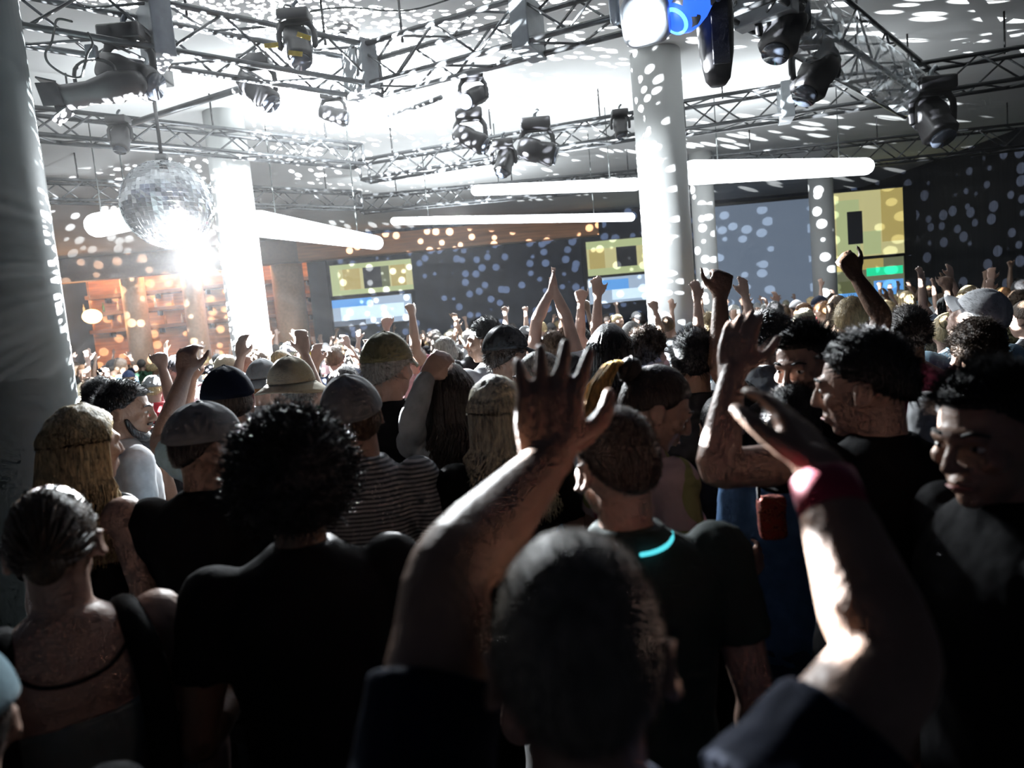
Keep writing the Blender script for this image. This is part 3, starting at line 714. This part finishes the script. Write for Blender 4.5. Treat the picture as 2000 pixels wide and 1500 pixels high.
# mirror ball
bp_ = W(328, 400, 7.0); BR = .43
t = empty('mirror_ball', bp_); tag(t, 'large mirror ball hanging left of the glaring white pillar', 'mirror ball')
bm = bmesh.new(); bmesh.ops.create_uvsphere(bm, u_segments=56, v_segments=32, radius=BR)
me = bpy.data.meshes.new('b'); bm.to_mesh(me); bm.free()
m_mir = bpy.data.materials.new('mirror_tiles'); m_mir.use_nodes = True; q_ = m_mir.node_tree; b_ = q_.nodes['Principled BSDF']
b_.inputs['Metallic'].default_value = 1; b_.inputs['Roughness'].default_value = .12; b_.inputs['Base Color'].default_value = (.72, .76, .8, 1)
tb = bpy.data.objects.new('mirror_tiles', me); COL.objects.link(tb); me.materials.append(m_mir); tb.parent = t
rg = random.Random(2)
bmv = bmesh.new(); bmv.from_mesh(me)
ff = bmesh.ops.inset_individual(bmv, faces=bmv.faces[:], thickness=.0016, depth=.0); 
for fc in bmv.faces: pass
bmv.to_mesh(me); bmv.free()
for v_ in me.vertices: v_.co *= 1 + rg.uniform(-.006, .006)
obj('collar', cyl(MB(), (0, 0, BR - .02), (0, 0, BR + .06), .06, 16), m_blk, t)
obj('rod', cyl(MB(), (0, 0, BR + .04), (0, 0, 4.55 - bp_.z), .018, 8), m_blk, t)
obj('motor', box(MB(), (0, 0, 4.62 - bp_.z), (.34, .26, .20), bev=.02), m_blk, t)
obj('hanger', cyl(MB(), (0, 0, 4.7 - bp_.z), (0, 0, CZ - bp_.z), .02, 8), m_blk, t)

# glowing tubes standing in for motion-blurred streaks of light
m_streak = emi('white_light_streak', (.90, .95, 1.0), 9)
def light_streak(label, A, B, r0_, r1_):
    A, B = vv(A), vv(B); c = (A + B) / 2; t = empty('light_streak', c); tag(t, label, 'light streak', 'white light streaks shaped as hung rods')
    obj('streak_body', tube(MB(), [A - c, B - c], [r0_, r1_], n=20, k=1), m_streak, t)
    for e in (A, B): obj('streak_end', ell(MB(), e - c, (r0_ * .35, r0_ * .35, r0_ * .35)), m_plate, t)
    for f_ in (.15, .85): q = A.lerp(B, f_) - c; obj('cable', cyl(MB(), q, (q.x, q.y, CZ - .004 - c.z), .008, 6), m_cable, t)  # cables invented to hang the stand-in streak
light_streak('long thin white light streak ending at the white pillar, lower of two', W(770, 432, 13), W(1232, 424, 12.5), .07, .075)
light_streak('upper thin white light streak left of the white pillar', W(930, 372, 11.5), W(1240, 360, 11), .085, .10)
light_streak('brightest thick white light streak right of the white pillar', W(1352, 337, 11), W(1690, 325, 11), .19, .13)
light_streak('slanting white light streak right of the glaring white pillar', W(508, 437, 10.5), W(735, 474, 10), .20, .10)
light_streak('short soft white light streak left of the mirror ball', W(190, 440, 9.5), W(262, 425, 9.5), .16, .16)

# ------------------------------------------------------------------ light
w = bpy.data.worlds.new('world'); sc.world = w; w.use_nodes = True
w.node_tree.nodes['Background'].inputs[0].default_value = (.6, .75, 1, 1); w.node_tree.nodes['Background'].inputs[1].default_value = .0
def spot(name, loc, at, energy, angle, blend=.5, col=(.9, .96, 1), size=.15):
    l = bpy.data.lights.new(name, 'SPOT'); l.energy = energy; l.spot_size = math.radians(angle); l.spot_blend = blend; l.color = col; l.shadow_soft_size = size
    o = bpy.data.objects.new(name, l); COL.objects.link(o); o.location = loc; o.rotation_euler = (vv(at) - vv(loc)).to_track_quat('-Z', 'Y').to_euler(); return o
def area(name, loc, at, energy, sx, sy, col=(.9, .96, 1)):
    l = bpy.data.lights.new(name, 'AREA'); l.energy = energy; l.shape = 'RECTANGLE'; l.size = sx; l.size_y = sy; l.color = col
    o = bpy.data.objects.new(name, l); COL.objects.link(o); o.location = loc; o.rotation_euler = (vv(at) - vv(loc)).to_track_quat('-Z', 'Y').to_euler(); return o
# uplights on the trusses that burn out the ceiling
area('strobe_up', (-1.6, 9.2, 4.3), (-1.7, 9.6, 6), 330, 1.2, .5)
area('strobe_up', (-4.0, 8.4, 3.9), (-4.0, 8.8, 6), 45, 1.2, .5)
area('strobe_up', (1.6, 10.5, 3.9), (1.4, 10.6, 6), 60, 1.2, .5)
area('strobe_up', (4.0, 10.5, 4.0), (4.0, 10.6, 6), 50, 1.2, .5)
area('strobe_up', (-1.0, 14.5, 3.6), (-1, 14.6, 6), 130, 2.5, .5)
# strobes on the crowd, from the stage side
spot('strobe_crowd', (-2.2, 8.6, 4.35), (.2, 1.3, 1.3), 1500, 75, .6, size=.25)
spot('strobe_crowd', (-1.3, 6.3, 3.9), (.35, 1.2, 1.4), 1700, 62, .5, size=.10)
spot('strobe_crowd', (-1.0, 13.5, 4.3), (-1.0, 11.5, 1.6), 7000, 95, .6, size=.3)
spot('strobe_crowd', (3.5, 12.5, 4.3), (2.5, 9.5, 1.5), 2500, 80, .6, size=.3)
spot('strobe_crowd', (-5.0, 12.5, 4.3), (-4.5, 9.5, 1.5), 2500, 80, .6, size=.3)
# the beam on the left pillar row and the right pillar
spot('pillar_beam', (-1.6, 7.6, 3.3), (-3.9, 9.8, 2.7), 5200, 62, .5)
spot('pillar_beam', (.2, 7.9, 3.2), (2.1, 9.0, 2.9), 650, 75, .5)
spot('pillar_beam', (-3.6, 6.4, 4.2), (-5.9, 8.6, 2.3), 260, 60, .5)
spot('blue_beam', (W(1345, 8, 4.75)), (.6, 2.0, 1.2), 60, 50, .5, (.1, .3, 1))
# dots thrown by the mirror ball: light broken into many small beams
l = bpy.data.lights.new('mirror_ball_dots', 'POINT'); l.energy = 66000; l.shadow_soft_size = .012; l.use_nodes = True; nt = l.node_tree
lo = bpy.data.objects.new('mirror_ball_dots', l); COL.objects.link(lo); lo.location = bp_ + Vector((.35, -.35, -.62))
em = [n for n in nt.nodes if n.type == 'EMISSION'][0]; tc = nt.nodes.new('ShaderNodeTexCoord'); vo = nt.nodes.new('ShaderNodeTexVoronoi'); vo.inputs['Scale'].default_value = 46; vo.inputs['Randomness'].default_value = .75
nt.links.new(tc.outputs['Normal'], vo.inputs['Vector']); mr = nt.nodes.new('ShaderNodeMapRange'); mr.interpolation_type = 'SMOOTHSTEP'
mr.inputs['From Min'].default_value = .37; mr.inputs['From Max'].default_value = .31; mr.inputs['To Min'].default_value = 0; mr.inputs['To Max'].default_value = 1
nt.links.new(vo.outputs['Distance'], mr.inputs['Value'])
mu = nt.nodes.new('ShaderNodeMath'); mu.operation = 'MULTIPLY'; mu.inputs[1].default_value = 1.0; nt.links.new(mr.outputs[0], mu.inputs[0]); nt.links.new(mu.outputs[0], em.inputs['Strength'])
em.inputs['Color'].default_value = (.93, .97, 1, 1)

# ------------------------------------------------------------------ the people standing near
def stripes(name, c1, c2, scale, axis='Z'):
    m = mat(name, c1, .85, bump=.3, bscale=14); nt = m.node_tree; b = nt.nodes['Principled BSDF']; tc = nt.nodes.new('ShaderNodeTexCoord')
    wv = nt.nodes.new('ShaderNodeTexWave'); wv.bands_direction = axis; wv.inputs['Scale'].default_value = scale; wv.inputs['Distortion'].default_value = 1.2; wv.inputs['Detail'].default_value = 1
    r = nt.nodes.new('ShaderNodeValToRGB'); r.color_ramp.elements[0].position = .42; r.color_ramp.elements[1].position = .58; r.color_ramp.elements[0].color = (*c1, 1); r.color_ramp.elements[1].color = (*c2, 1)
    nt.links.new(tc.outputs['Object'], wv.inputs['Vector']); nt.links.new(wv.outputs['Fac'], r.inputs[0]); nt.links.new(r.outputs[0], b.inputs['Base Color']); return m
def blotch(name, cols, scale):
    m = mat(name, cols[0], .85, bump=.3, bscale=14); nt = m.node_tree; b = nt.nodes['Principled BSDF']; tc = nt.nodes.new('ShaderNodeTexCoord')
    n = nt.nodes.new('ShaderNodeTexNoise'); n.inputs['Scale'].default_value = scale; n.inputs['Detail'].default_value = 1
    r = nt.nodes.new('ShaderNodeValToRGB'); r.color_ramp.interpolation = 'CONSTANT'
    while len(r.color_ramp.elements) < len(cols): r.color_ramp.elements.new(.5)
    for i, c in enumerate(cols): r.color_ramp.elements[i].position = (0, .44, .50, .56, .62)[i]; r.color_ramp.elements[i].color = (*c, 1)
    nt.links.new(tc.outputs['Object'], n.inputs['Vector']); nt.links.new(n.outputs['Fac'], r.inputs[0]); nt.links.new(r.outputs[0], b.inputs['Base Color']); return m

# the man in the middle with both arms raised
o, P, inv = person('person with close-cropped hair and both bare arms raised, navy shirt, nearest in the centre', (1110, 1038), .60, hair='buzz', hc='stubble', sk=1, bc='navy', tc='denim', vox=.0048, top_thick=.004,
    arms_px=dict(L=dict(e=(878, 1120, .72), w=(1068, 905, .94), f=(1076, 745, 1.00), n=(.1, 1, 0), curl=.10, spread=1.4, hs=1.22),
                 R=dict(e=(1735, 1290, .64), w=(1606, 935, .78), f=(1530, 780, .88), n=(-.5, 1, 0), curl=.22, spread=.6, hs=1.0)), sleeve=.56, arm=1.22, dense=2.0)
a = arm_points(P['R'], 1); Wr, E = a['w'], a['e']; mb = MB(); q = (E - Wr).normalized(); tube(mb, [Wr + q * .000, Wr + q * .045], [.0375, .039], n=24, k=2, caps=False); obj('wristband', mb, mat('wristband_red', (.40, .02, .06), .6, sheen=.2), o)
person('person with a big dark afro seen from behind in a black T-shirt, left of centre', (558, 803), 1.42, yaw=2, hair='afro', hc='black', sk=2, bc='black', tc='black', vox=.009, L='bent', R='down', wid=1.02)
mtank = CLOTH['black']
o, P, inv = person('person with hair pinned up, bare upper back and wide black straps, left edge', (88, 942), 1.30, yaw=6, hyaw=-12, hair='buzz', hc='brown', sk=0, shirt='tank', bc=mat('grey_teal_top', (.14, .17, .17), .85, bump=.4, bscale=14), tc='charcoal', fem=True, vox=.007, L='down', R='down', seed=5, bare=True)
o['label'] = 'person with hair pinned up close, bare upper back and wide black straps, bottom left'
HMx = P['HM']; c = HC + Vector((0, -.006, .016)); mb = MB(); rg = random.Random(8)
for k in range(260):
    d = rdir(rg)
    if hmask(d, HL) < .6: continue
    p0 = c + Vector((d.x * .081, d.y * .101, d.z * .110)); kn = c + Vector((0, -.112, -.02)); pts = [p0, p0.lerp(kn, .4) + (p0 - c).normalized() * .018, p0.lerp(kn, .8) + Vector((0, -.012, 0)), kn]
    strand(mb, pts, .005, 4)
ell(mb, c + Vector((0, -.112, -.03)), (.034, .022, .030), None, 14, 10, lambda d: 1 + .15 * noise.noise(d * 7)); mb.tf(HMx); obj('pinned_hair', mb, HAIRM['brown'], o)
mb = MB()
for s in (-1, 1): tube(mb, [(s * .085, .13, 1.25), (s * .10, .095, 1.38), (s * .105, .03, 1.452), (s * .11, -.045, 1.448), (s * .125, -.105, 1.38), (s * .13, -.128, 1.22), (s * .12, -.12, 1.08)], [.030] * 7, n=12, k=4)
obj('shoulder_strap', mb, CLOTH['black'], o)
mb = MB(); tube(mb, [(-.10, -.085, 1.425), (-.06, -.118, 1.395), (0, -.128, 1.385), (.06, -.118, 1.395), (.10, -.085, 1.425)], .0035, n=6, k=4); obj('neck_cord', mb, CLOTH['black'], o)
person('person with long wavy light brown hair in a black sleeveless top, beside near left pillar', (152, 792), 2.05, yaw=-50, hyaw=-5, hair='wavy', hc='blond', sk=0, shirt='tank', bc='black', tc='black', fem=True, L='down', R='bent', seed=11, dense=1.4)
person('person in a pale grey cap and black T-shirt, left of the big afro', (392, 790), 1.98, yaw=-30, hyaw=-35, hair='buzz', hc='dark', sk=1, bc='black', tc='charcoal', cap=('cap', 'grey'), capyaw=0, L='down', R='bent', seed=12, top_thick=.016)
person('bearded person in a white T-shirt turned to the right, behind the long wavy hair', (245, 742), 2.9, yaw=-70, hyaw=-30, hpitch=8, hair='short', hc='black', sk=1, bc='white', tc='denim', beard=True, face=True, L='bent', R='bent', seed=13, vox=.008)
person('person with short dark round hair beside the bearded one in white', (192, 738), 3.5, yaw=10, hair='short', hc='black', sk=1, bc='charcoal', tc='denim', seed=14)
person('person in a light grey cap and grey striped top, right behind the big afro', (672, 742), 2.05, yaw=-12, hyaw=28, hpitch=-12, hroll=-10, hair='buzz', hc='brown', sk=0, bc=stripes('striped_cloth', (.07, .08, .09), (.40, .42, .44), 24), tc='black', cap=('cap', 'grey'), fem=True, L='down', R='bent', seed=15, vox=.008)
person('person in an olive grey bucket hat standing behind the big afro', (562, 702), 2.95, yaw=14, hyaw=20, hair='short', hc='grey', sk=0, bc='black', tc='black', cap=('bucket', 'khaki'), seed=16)
person('person in a dark navy cap and light blue top, beyond the pale grey cap', (437, 722), 2.55, yaw=12, hyaw=8, hair='buzz', hc='dark', sk=0, bc='lightblue', tc='black', cap=('cap', 'navy'), L='phone', seed=17)
person('person in a grey green cap and black T-shirt, left of the raised gesturing arm', (752, 655), 2.75, yaw=-8, hyaw=-25, hair='short', hc='grey', sk=0, bc='black', tc='black', cap=('cap', 'olive'), L='down', R='down', seed=18)
person('person with nearly shaved dark head and glowing cyan necklace, in front of the ponytail', (1195, 792), 1.32, yaw=12, hyaw=14, hair='buzz', hc='cropped', sk=0, bc=mat('fabric_darkgreen', (.008, .022, .020), .85), tc='black', vox=.006, L='bent', R='down', seed=19, top_thick=.004, dense=1.2)
shaved = [x for x in COL.objects if x.get('label', '').startswith('person with nearly shaved')][0]
mb = MB(); pts = []
for k in range(10):
    a = PI * (1.08 + .60 * k / 9.0); pts.append((.072 * math.cos(a) * 1.06, -.012 + .068 * math.sin(a) * 1.1, 1.512 - .012 * math.sin(a)))
pts = [(.085 * math.cos(t), -.012 + .088 * math.sin(t), 1.492 + .012 * math.sin(t)) for t in [math.radians(-88 + k * 11) for k in range(8)]]
tube(mb, pts, .0045, n=8, k=3); obj('glow_necklace', mb, emi('glow_cyan', (.10, .75, .85), 1.6), shaved)
person('person with long pale blond hair, between the gesturing arm and the raised hand', (962, 735), 2.15, yaw=10, hyaw=20, hair='wavy', hc='pale', sk=0, bc='black', tc='black', fem=True, L='down', R='bent', seed=21, dense=1.2)
o, P, inv = person('person with dark hair in a golden tipped ponytail and patterned pink top, looking down', (1312, 716), 1.95, yaw=-52, hyaw=-22, hpitch=26, hair='bun', hc='dark', sk=0, bc=blotch('patterned_pink_cloth', [(.55, .42, .44), (.35, .38, .16), (.6, .5, .52), (.28, .06, .09), (.06, .07, .2)], 5), tc='black', fem=True, L='bent', R='bent', seed=22, vox=.007, face=True)
obj('ponytail', hair_mb('ponyonly', P['HM'], 5, 1.6), mat('hair_golden', (.62, .38, .12), .5, var=.4, scale=30, bump=.8, bscale=70, stretch=(3, 3, .6)), o)
person('tall person with thick dark hair and visible ear, black T-shirt, looking left, right side', (1672, 645), 1.62, yaw=22, hyaw=52, hpitch=6, hair='short', hc='black', sk=0, bc='black', tc='black', vox=.006, seed=23, face=True,
    arms_px=dict(L=dict(e=(1400, 915, 1.42), w=(1430, 735, 1.50), f=(1450, 620, 1.55), n=(.6, .8, 0), curl=.15, spread=.4)), sleeve=.42)
person('person with side-lit face and dark fringe looking at us, beside the tall one', (1560, 632), 2.15, yaw=140, hyaw=10, hpitch=8, hair='quiff', hc='black', sk=0, bc='black', tc='black', vox=.006, face=True, beard=True, seed=24, L='down', R='down')
person('person with sharply side-lit face turned towards the left, dark hair, right edge', (1925, 712), 1.18, yaw=118, hyaw=26, hpitch=4, hair='quiff', hc='black', sk=1, bc='black', tc='black', vox=.005, face=True, seed=25, L='down', R='down')
person('person with tousled curly hair and white top, in front of the dark right wall', (1905, 625), 2.6, yaw=15, hair='curly', hc='brown', sk=0, bc='white', tc='denim', seed=26, L='down')
person('person with head thrown back in a white cap, far right edge above the side-lit face', (1945, 575), 3.1, yaw=30, hyaw=30, hpitch=-38, hair='short', hc='dark', sk=0, bc='lightblue', tc='black', cap=('cap', 'white'), seed=27, R='down', face=True)
person('person in a dark shirt raising a fist in front of the projection screen', (1352, 640), 2.68, yaw=0, hair='short', hc='black', sk=1, bc='charcoal', tc='black', seed=28, sleeve=.3,
    arms_px=dict(R=dict(e=(1408, 725, 2.55), w=(1406, 580, 2.66), f=(1412, 530, 2.67), n=(0, 1, 0), curl=1.2)))
person('person stretching one dark raised arm in front of the large yellow screen', (1772, 596), 3.0, yaw=10, hair='short', hc='dark', sk=2, bc='maroon', tc='black', seed=29, sleeve=.3,
    arms_px=dict(L=dict(e=(1722, 618, 2.95), w=(1672, 540, 3.0), f=(1652, 500, 3.0), n=(0, 1, 0), curl=1.1)))
person('person joining both hands high overhead in front of the navy panel', (1078, 632), 4.6, hair='short', hc='brown', sk=0, bc='white', tc='denim', seed=30, sleeve=.4, L='clap', R='clap', H=1.03,
    arms_px=dict(L=dict(e=(1048, 628, 4.6), w=(1074, 572, 4.6), f=(1080, 525, 4.6), n=(1, 0, 0), curl=.1, side=1), R=dict(e=(1108, 626, 4.6), w=(1086, 572, 4.6), f=(1082, 525, 4.6), n=(-1, 0, 0), curl=.1, side=-1)))
person('person in a grey long sleeved shirt gesturing with one raised bent arm, mid crowd', (872, 706), 2.62, yaw=0, hair='long', hc='dark', sk=0, shirt='long', bc='grey', tc='black', seed=31, fem=True,
    arms_px=dict(L=dict(e=(805, 825, 2.46), w=(832, 735, 2.50), f=(872, 690, 2.55), n=(0, 1, 0), curl=.5)))
person('person with short pale lit hair in profile, behind the big raised hand', (1048, 682), 2.75, yaw=30, hyaw=50, hair='buzz', hc='grey', sk=0, bc='lightblue', tc='black', seed=32, face=True)
person('person in a dark brown cap standing just behind the nearly shaved head', (1112, 696), 3.05, yaw=-14, hyaw=-18, hair='short', hc='dark', sk=0, bc='maroon', tc='black', cap=('cap', 'charcoal'), seed=33)
person('person in a dark cap left of the pale profile head', (985, 640), 3.3, yaw=-20, hyaw=-28, hair='short', hc='dark', sk=1, bc='grey', tc='black', cap=('cap', 'charcoal'), seed=34)
person('person in dark profile with white shirt, standing above the blond hair', (945, 620), 4.1, yaw=40, hyaw=30, hair='short', hc='black', sk=1, bc='white', tc='denim', seed=35)
person('person with long black hair left of the white pillar base', (1187, 632), 3.0, yaw=8, hair='long', hc='black', sk=0, bc='blue', tc='black', seed=36, fem=True)
person('person with tousled olive brown hair at the foot of the white pillar', (1262, 640), 3.4, yaw=-18, hyaw=-14, hair='curly', hc='brown', sk=0, bc='charcoal', tc='black', seed=37)
person('person with brown hair and black top right under the raised fist', (1418, 645), 3.5, yaw=-10, hyaw=30, hair='short', hc='brown', sk=0, bc='black', tc='black', seed=38, face=True)
person('person with short dark hair facing right near the projection screen', (1500, 605), 3.2, yaw=-20, hyaw=-60, hair='short', hc='black', sk=0, bc='grey', tc='black', seed=39, face=True)
person('person in black with dark bun, low behind the cyan necklace', (1405, 770), 2.45, yaw=5, hair='bun', hc='black', sk=0, bc='black', tc='black', seed=40, fem=True, L='bent')
person('person in blue denim shirt carrying the red bag, right of the centre figure', (1545, 750), 2.08, yaw=5, hair='short', hc='black', sk=2, shirt='long', bc='blue', tc='denim', seed=41, L='down', R='down')
person('person seen only as a pale teal cap at the bottom left corner', (-95, 1470), .85, yaw=0, hair='buzz', hc='dark', sk=0, bc='black', tc='black', cap=('cap', 'steel'), seed=42, vox=.012, top_thick=.016)

# red patterned bag hanging from the shoulder of the one in blue
p = W(1507, 1010, 1.72); t = empty('shoulder_bag', p); tag(t, 'small red patterned shoulder bag hanging beside the red wristband arm', 'bag')
obj('pouch', remesh(box(MB(), (0, 0, 0), (.07, .045, .115), bev=.012), .006, 2, disp=.01, dscale=.03), blotch('red_patterned_cloth', [(.35, .05, .03), (.16, .02, .02), (.45, .12, .06), (.10, .01, .01), (.3, .05, .04)], 60), t)
obj('strap', tube(MB(), [(-.03, 0, .05), (-.02, .03, .11), (.0, .08, .16)], .005, n=6, k=4), CLOTH['black'], t)

# ------------------------------------------------------------------ the crowd behind
LIB = []
POSES = [('down', 'down'), ('bent', 'bent'), ('high', 'down'), ('high', 'high'), ('fist', 'bent'), ('down', 'phone'), ('up', 'up'), ('down', 'fist')]
PTXT = ['arms down', 'arms bent', 'left arm up', 'arms high', 'left fist up', 'phone hand raised', 'hands up', 'right fist up']
I4 = Matrix.Identity(4)
for i, (a, b) in enumerate(POSES):
    P = dict(HM=I4, L=a, R=b, fem=i % 3 == 2, wid=.92 if i % 3 == 2 else 1.0, vox=.0135, arm=1.0, sm=2)
    LIB.append((body_mesh(P), shirt_mesh(P, 'tee'), P))
for bm_, sm_, P in LIB:
    for q in (bm_, sm_):
        q.materials.append(SKIN[0])
        for pp in q.polygons: pp.use_smooth = True
TR = trousers_mesh(dict(fem=False)); TR.materials.append(SKIN[0])
for pp in TR.polygons: pp.use_smooth = True
SH = [shoe_mb(q).mesh('shoe') for q in (-1, 1)]
for q in SH:
    q.materials.append(M_SHOE)
    for pp in q.polygons: pp.use_smooth = True
HAIRS = {k: hair_mb(k, None, 50 + i, .35).mesh('hair') for i, k in enumerate(('short', 'long', 'curly', 'buzz', 'bun', 'quiff', 'afro', 'wavy'))}
for q in HAIRS.values():
    q.materials.append(SKIN[0])
    for pp in q.polygons: pp.use_smooth = True
CAPS = {k: [z.mesh(k) for z in cap_mbs(None, 0, k)] for k in ('cap', 'bucket')}
for q in CAPS.values():
    for z in q:
        z.materials.append(SKIN[0])
        for pp in z.polygons: pp.use_smooth = True
def inst(name, me, m, parent=None):
    o = bpy.data.objects.new(name, me); COL.objects.link(o); o.material_slots[0].link = 'OBJECT'; o.material_slots[0].material = m; o.parent = parent; return o
HTX = dict(short='short', long='long', curly='curly', buzz='cropped', bun='tied-up', quiff='brushed-up', afro='afro', wavy='wavy')
rng = random.Random(21); used = set(); spots = []
PIL = [(o.location.x, o.location.y) for o in ()]
for o in COL.objects:
    if o.type == 'MESH' and o.name.startswith('pillar'):
        c = sum((Vector(v_.co) for v_ in o.data.vertices), Vector()) / len(o.data.vertices); PIL.append((c.x, c.y))
named = []
for o in COL.objects:
    if o.get('category') == 'person': named.append(o.location.copy())
y = 2.9
while y < 20.2:
    step = .50 + .030 * y
    xlim = .80 * y + .2
    x = -xlim + rng.uniform(0, step)
    while x < xlim:
        px_, py_ = x + rng.gauss(0, .09), y + rng.gauss(0, .10)
        x += step * rng.uniform(.9, 1.25)
        if not (XL + .6 < px_ < XR - .5): continue
        if any((px_ - a) ** 2 + (py_ - b) ** 2 < .78 ** 2 for a, b in PIL): continue
        if any((px_ - q.x) ** 2 + (py_ - q.y) ** 2 < .50 ** 2 for q in named): continue
        if any(q.y > py_ and abs(px_ / py_ - q.x / q.y) < .075 for q in named): continue
        if px_ / py_ < -.60 and py_ < 7: continue
        spots.append((px_, py_))
    y += step * .80
def where(x, y):
    px = 1000 + F * x / y + (.09 * (-.2) * F / y)
    marks = [(130, 'by left pillars'), (300, 'under mirror ball'), (430, 'left of glaring pillar'), (600, 'right of glaring pillar'), (810, 'below left yellow screen'), (980, 'before navy panel, left'),
             (1145, 'before navy panel, right'), (1260, 'left of white pillar'), (1400, 'right of white pillar'), (1600, 'before grey projection'), (1770, 'below large screen'), (9999, 'by dark wall')]
    return next(t for v_, t in marks if px < v_)
sh_cols = [('white', 5), ('grey', 3), ('lightblue', 3), ('black', 4), ('pink', 3), ('khaki', 2), ('blue', 2), ('olive', 1), ('red', 1), ('charcoal', 2), ('yellow', 1), ('green', 1), ('teal', 1), ('navy', 2), ('maroon', 1)]  # pale shirts weighted up to stand for the overexposed far crowd
CN = dict(lightblue='pale blue', charcoal='dark grey', pale='pale blond')
hk = [('short', 6), ('long', 3), ('curly', 2), ('buzz', 2), ('bun', 2), ('quiff', 2), ('afro', .6), ('wavy', 2)]
hcol = [('black', 3), ('dark', 4), ('brown', 4), ('blond', 2), ('grey', 1), ('pale', 1), ('auburn', 1)]
def pick(L): return rng.choices([a for a, b in L], [b for a, b in L])[0]
fill = []
for (x, y) in spots:
    for tries in range(60):
        pw = [(0, 8), (1, 5), (2, .6), (3, .5 if y > 4 else .1), (4, .5), (5, .9), (6, .8), (7, .5)]
        pi_ = pick(pw); sc1 = pick(sh_cols); h1 = pick(hk); hc1 = pick(hcol); cp = pick([(None, 8), ('cap', 1.5), ('bucket', .4)])
        row = 'close' if y < 5 else ('mid' if y < 10 else 'far')
        cc = pick([('white', 1), ('grey', 1), ('black', 2), ('khaki', 1), ('navy', 1)])
        if cp: h1 = 'short'
        hd = ('%s %s' % (CN.get(cc, cc), 'cap' if cp == 'cap' else 'bucket hat')) if cp else '%s %s hair' % (HTX[h1], CN.get(hc1, hc1))
        lab = '%s, %s, %s, %s, %s' % (CN.get(sc1, sc1), hd, PTXT[pi_], row, where(x, y))
        if lab not in used: used.add(lab); break
    bme_, sme_, P = LIB[pi_]
    o = inst('person', bme_, SKIN[rng.choices((0, 1, 2), (6, 3, 1))[0]]); H = rng.uniform(.93, 1.065); wdt = rng.uniform(.95, 1.06)
    if pi_ in (3,) : H = min(H, 1.0)
    o.location = (x, y, 0); o.scale = (H * wdt, H * wdt, H); o.rotation_euler.z = math.atan2(-x, y + 4) * .0 + rng.gauss(0, .38) + (PI if rng.random() < .06 else 0)
    hair_o = inst('hair', HAIRS[h1], HAIRM[hc1], o)
    if cp: c_ = inst('cap' if cp == 'cap' else 'bucket_hat', CAPS[cp][0], CLOTH[cc], o); inst('brim', CAPS[cp][1], CLOTH[cc], c_)
    inst('tee_shirt', sme_, CLOTH[sc1], o); inst('trousers', TR, CLOTH[rng.choice(('black', 'denim', 'charcoal', 'navy'))], o)
    for q in (0, 1): inst('shoe', SH[q], M_SHOE, o)
    words = lab.split(); tag(o, 'person in ' + lab, 'person', 'dancing crowd, ' + row + ' rows')
    fill.append((o, P, H))
# leave out those the photo shows nothing of
bpy.context.view_layer.update(); dg = bpy.context.evaluated_depsgraph_get(); gone = 0
for o, P, H in fill:
    pts = []
    for dx, dz in ((0, 1.73), (-.07, 1.66), (.07, 1.66), (-.04, 1.72), (.04, 1.72), (0, 1.60), (-.2, 1.44), (.2, 1.44), (-.12, 1.47), (.12, 1.47), (-.2, 1.3), (.2, 1.3)): pts.append(o.matrix_world.translation + Vector((dx, -.02, dz * H)))
    for k_, s_ in (('L', -1), ('R', 1)):
        a = arm_points(P[k_], s_); pts += [o.matrix_world @ (a['w'] + vv(a['d']).normalized() * .08), o.matrix_world @ a['w'], o.matrix_world @ a['w'].lerp(a['e'], .5)]
    n_ = 0
    for p in pts:
        d = p - EYE; L_ = d.length; d.normalize()
        lc = Vector((d.dot(rt), d.dot(up), d.dot(fw)))
        if abs(lc.x / lc.z) > 1010 / F or abs(lc.y / lc.z) > 760 / F: continue
        hit, loc, nn, ii, ob, mm = sc.ray_cast(dg, EYE, d, distance=L_ + .5)
        if hit and ob is not None:
            r_ = ob
            while r_.parent: r_ = r_.parent
            if r_ == o: n_ += 1
    o['_n'] = n_
for o, P, H in fill:
    k = o['_n']; del o['_n']
    if k < 2:
        gone += 1
        for c in list(o.children_recursive): bpy.data.objects.remove(c)
        bpy.data.objects.remove(o)
print('crowd', len(fill), 'left out', gone)
for o in COL.objects:
    if '_r' in o: del o['_r']
sc.view_settings.view_transform = 'Standard'; sc.view_settings.look = 'None'; sc.view_settings.gamma = 1; sc.view_settings.use_curve_mapping = False
sc.view_settings.exposure = -.5
sc.cycles.use_adaptive_sampling = True; sc.cycles.adaptive_threshold = .06; sc.cycles.adaptive_min_samples = 12; sc.cycles.volume_bounces = 0; sc.cycles.max_bounces = 4; sc.cycles.diffuse_bounces = 2; sc.cycles.glossy_bounces = 2; sc.cycles.transparent_max_bounces = 6; sc.cycles.caustics_reflective = False; sc.cycles.caustics_refractive = False
sc.cycles.sample_clamp_indirect = 4


hz = bpy.data.materials.new('stage_haze'); hz.use_nodes = True; nt = hz.node_tree; nt.nodes.remove(nt.nodes['Principled BSDF'])
vs = nt.nodes.new('ShaderNodeVolumeScatter'); vs.inputs['Density'].default_value = .0014; vs.inputs['Anisotropy'].default_value = .35; nt.links.new(vs.outputs[0], nt.nodes['Material Output'].inputs['Volume'])
o = obj('haze', box(MB(), ((XL + XR) / 2, 12.6, 3.45), (XR - XL - .02, 18.6, 3.26)), hz, None, False); tag(o, kind='stuff')
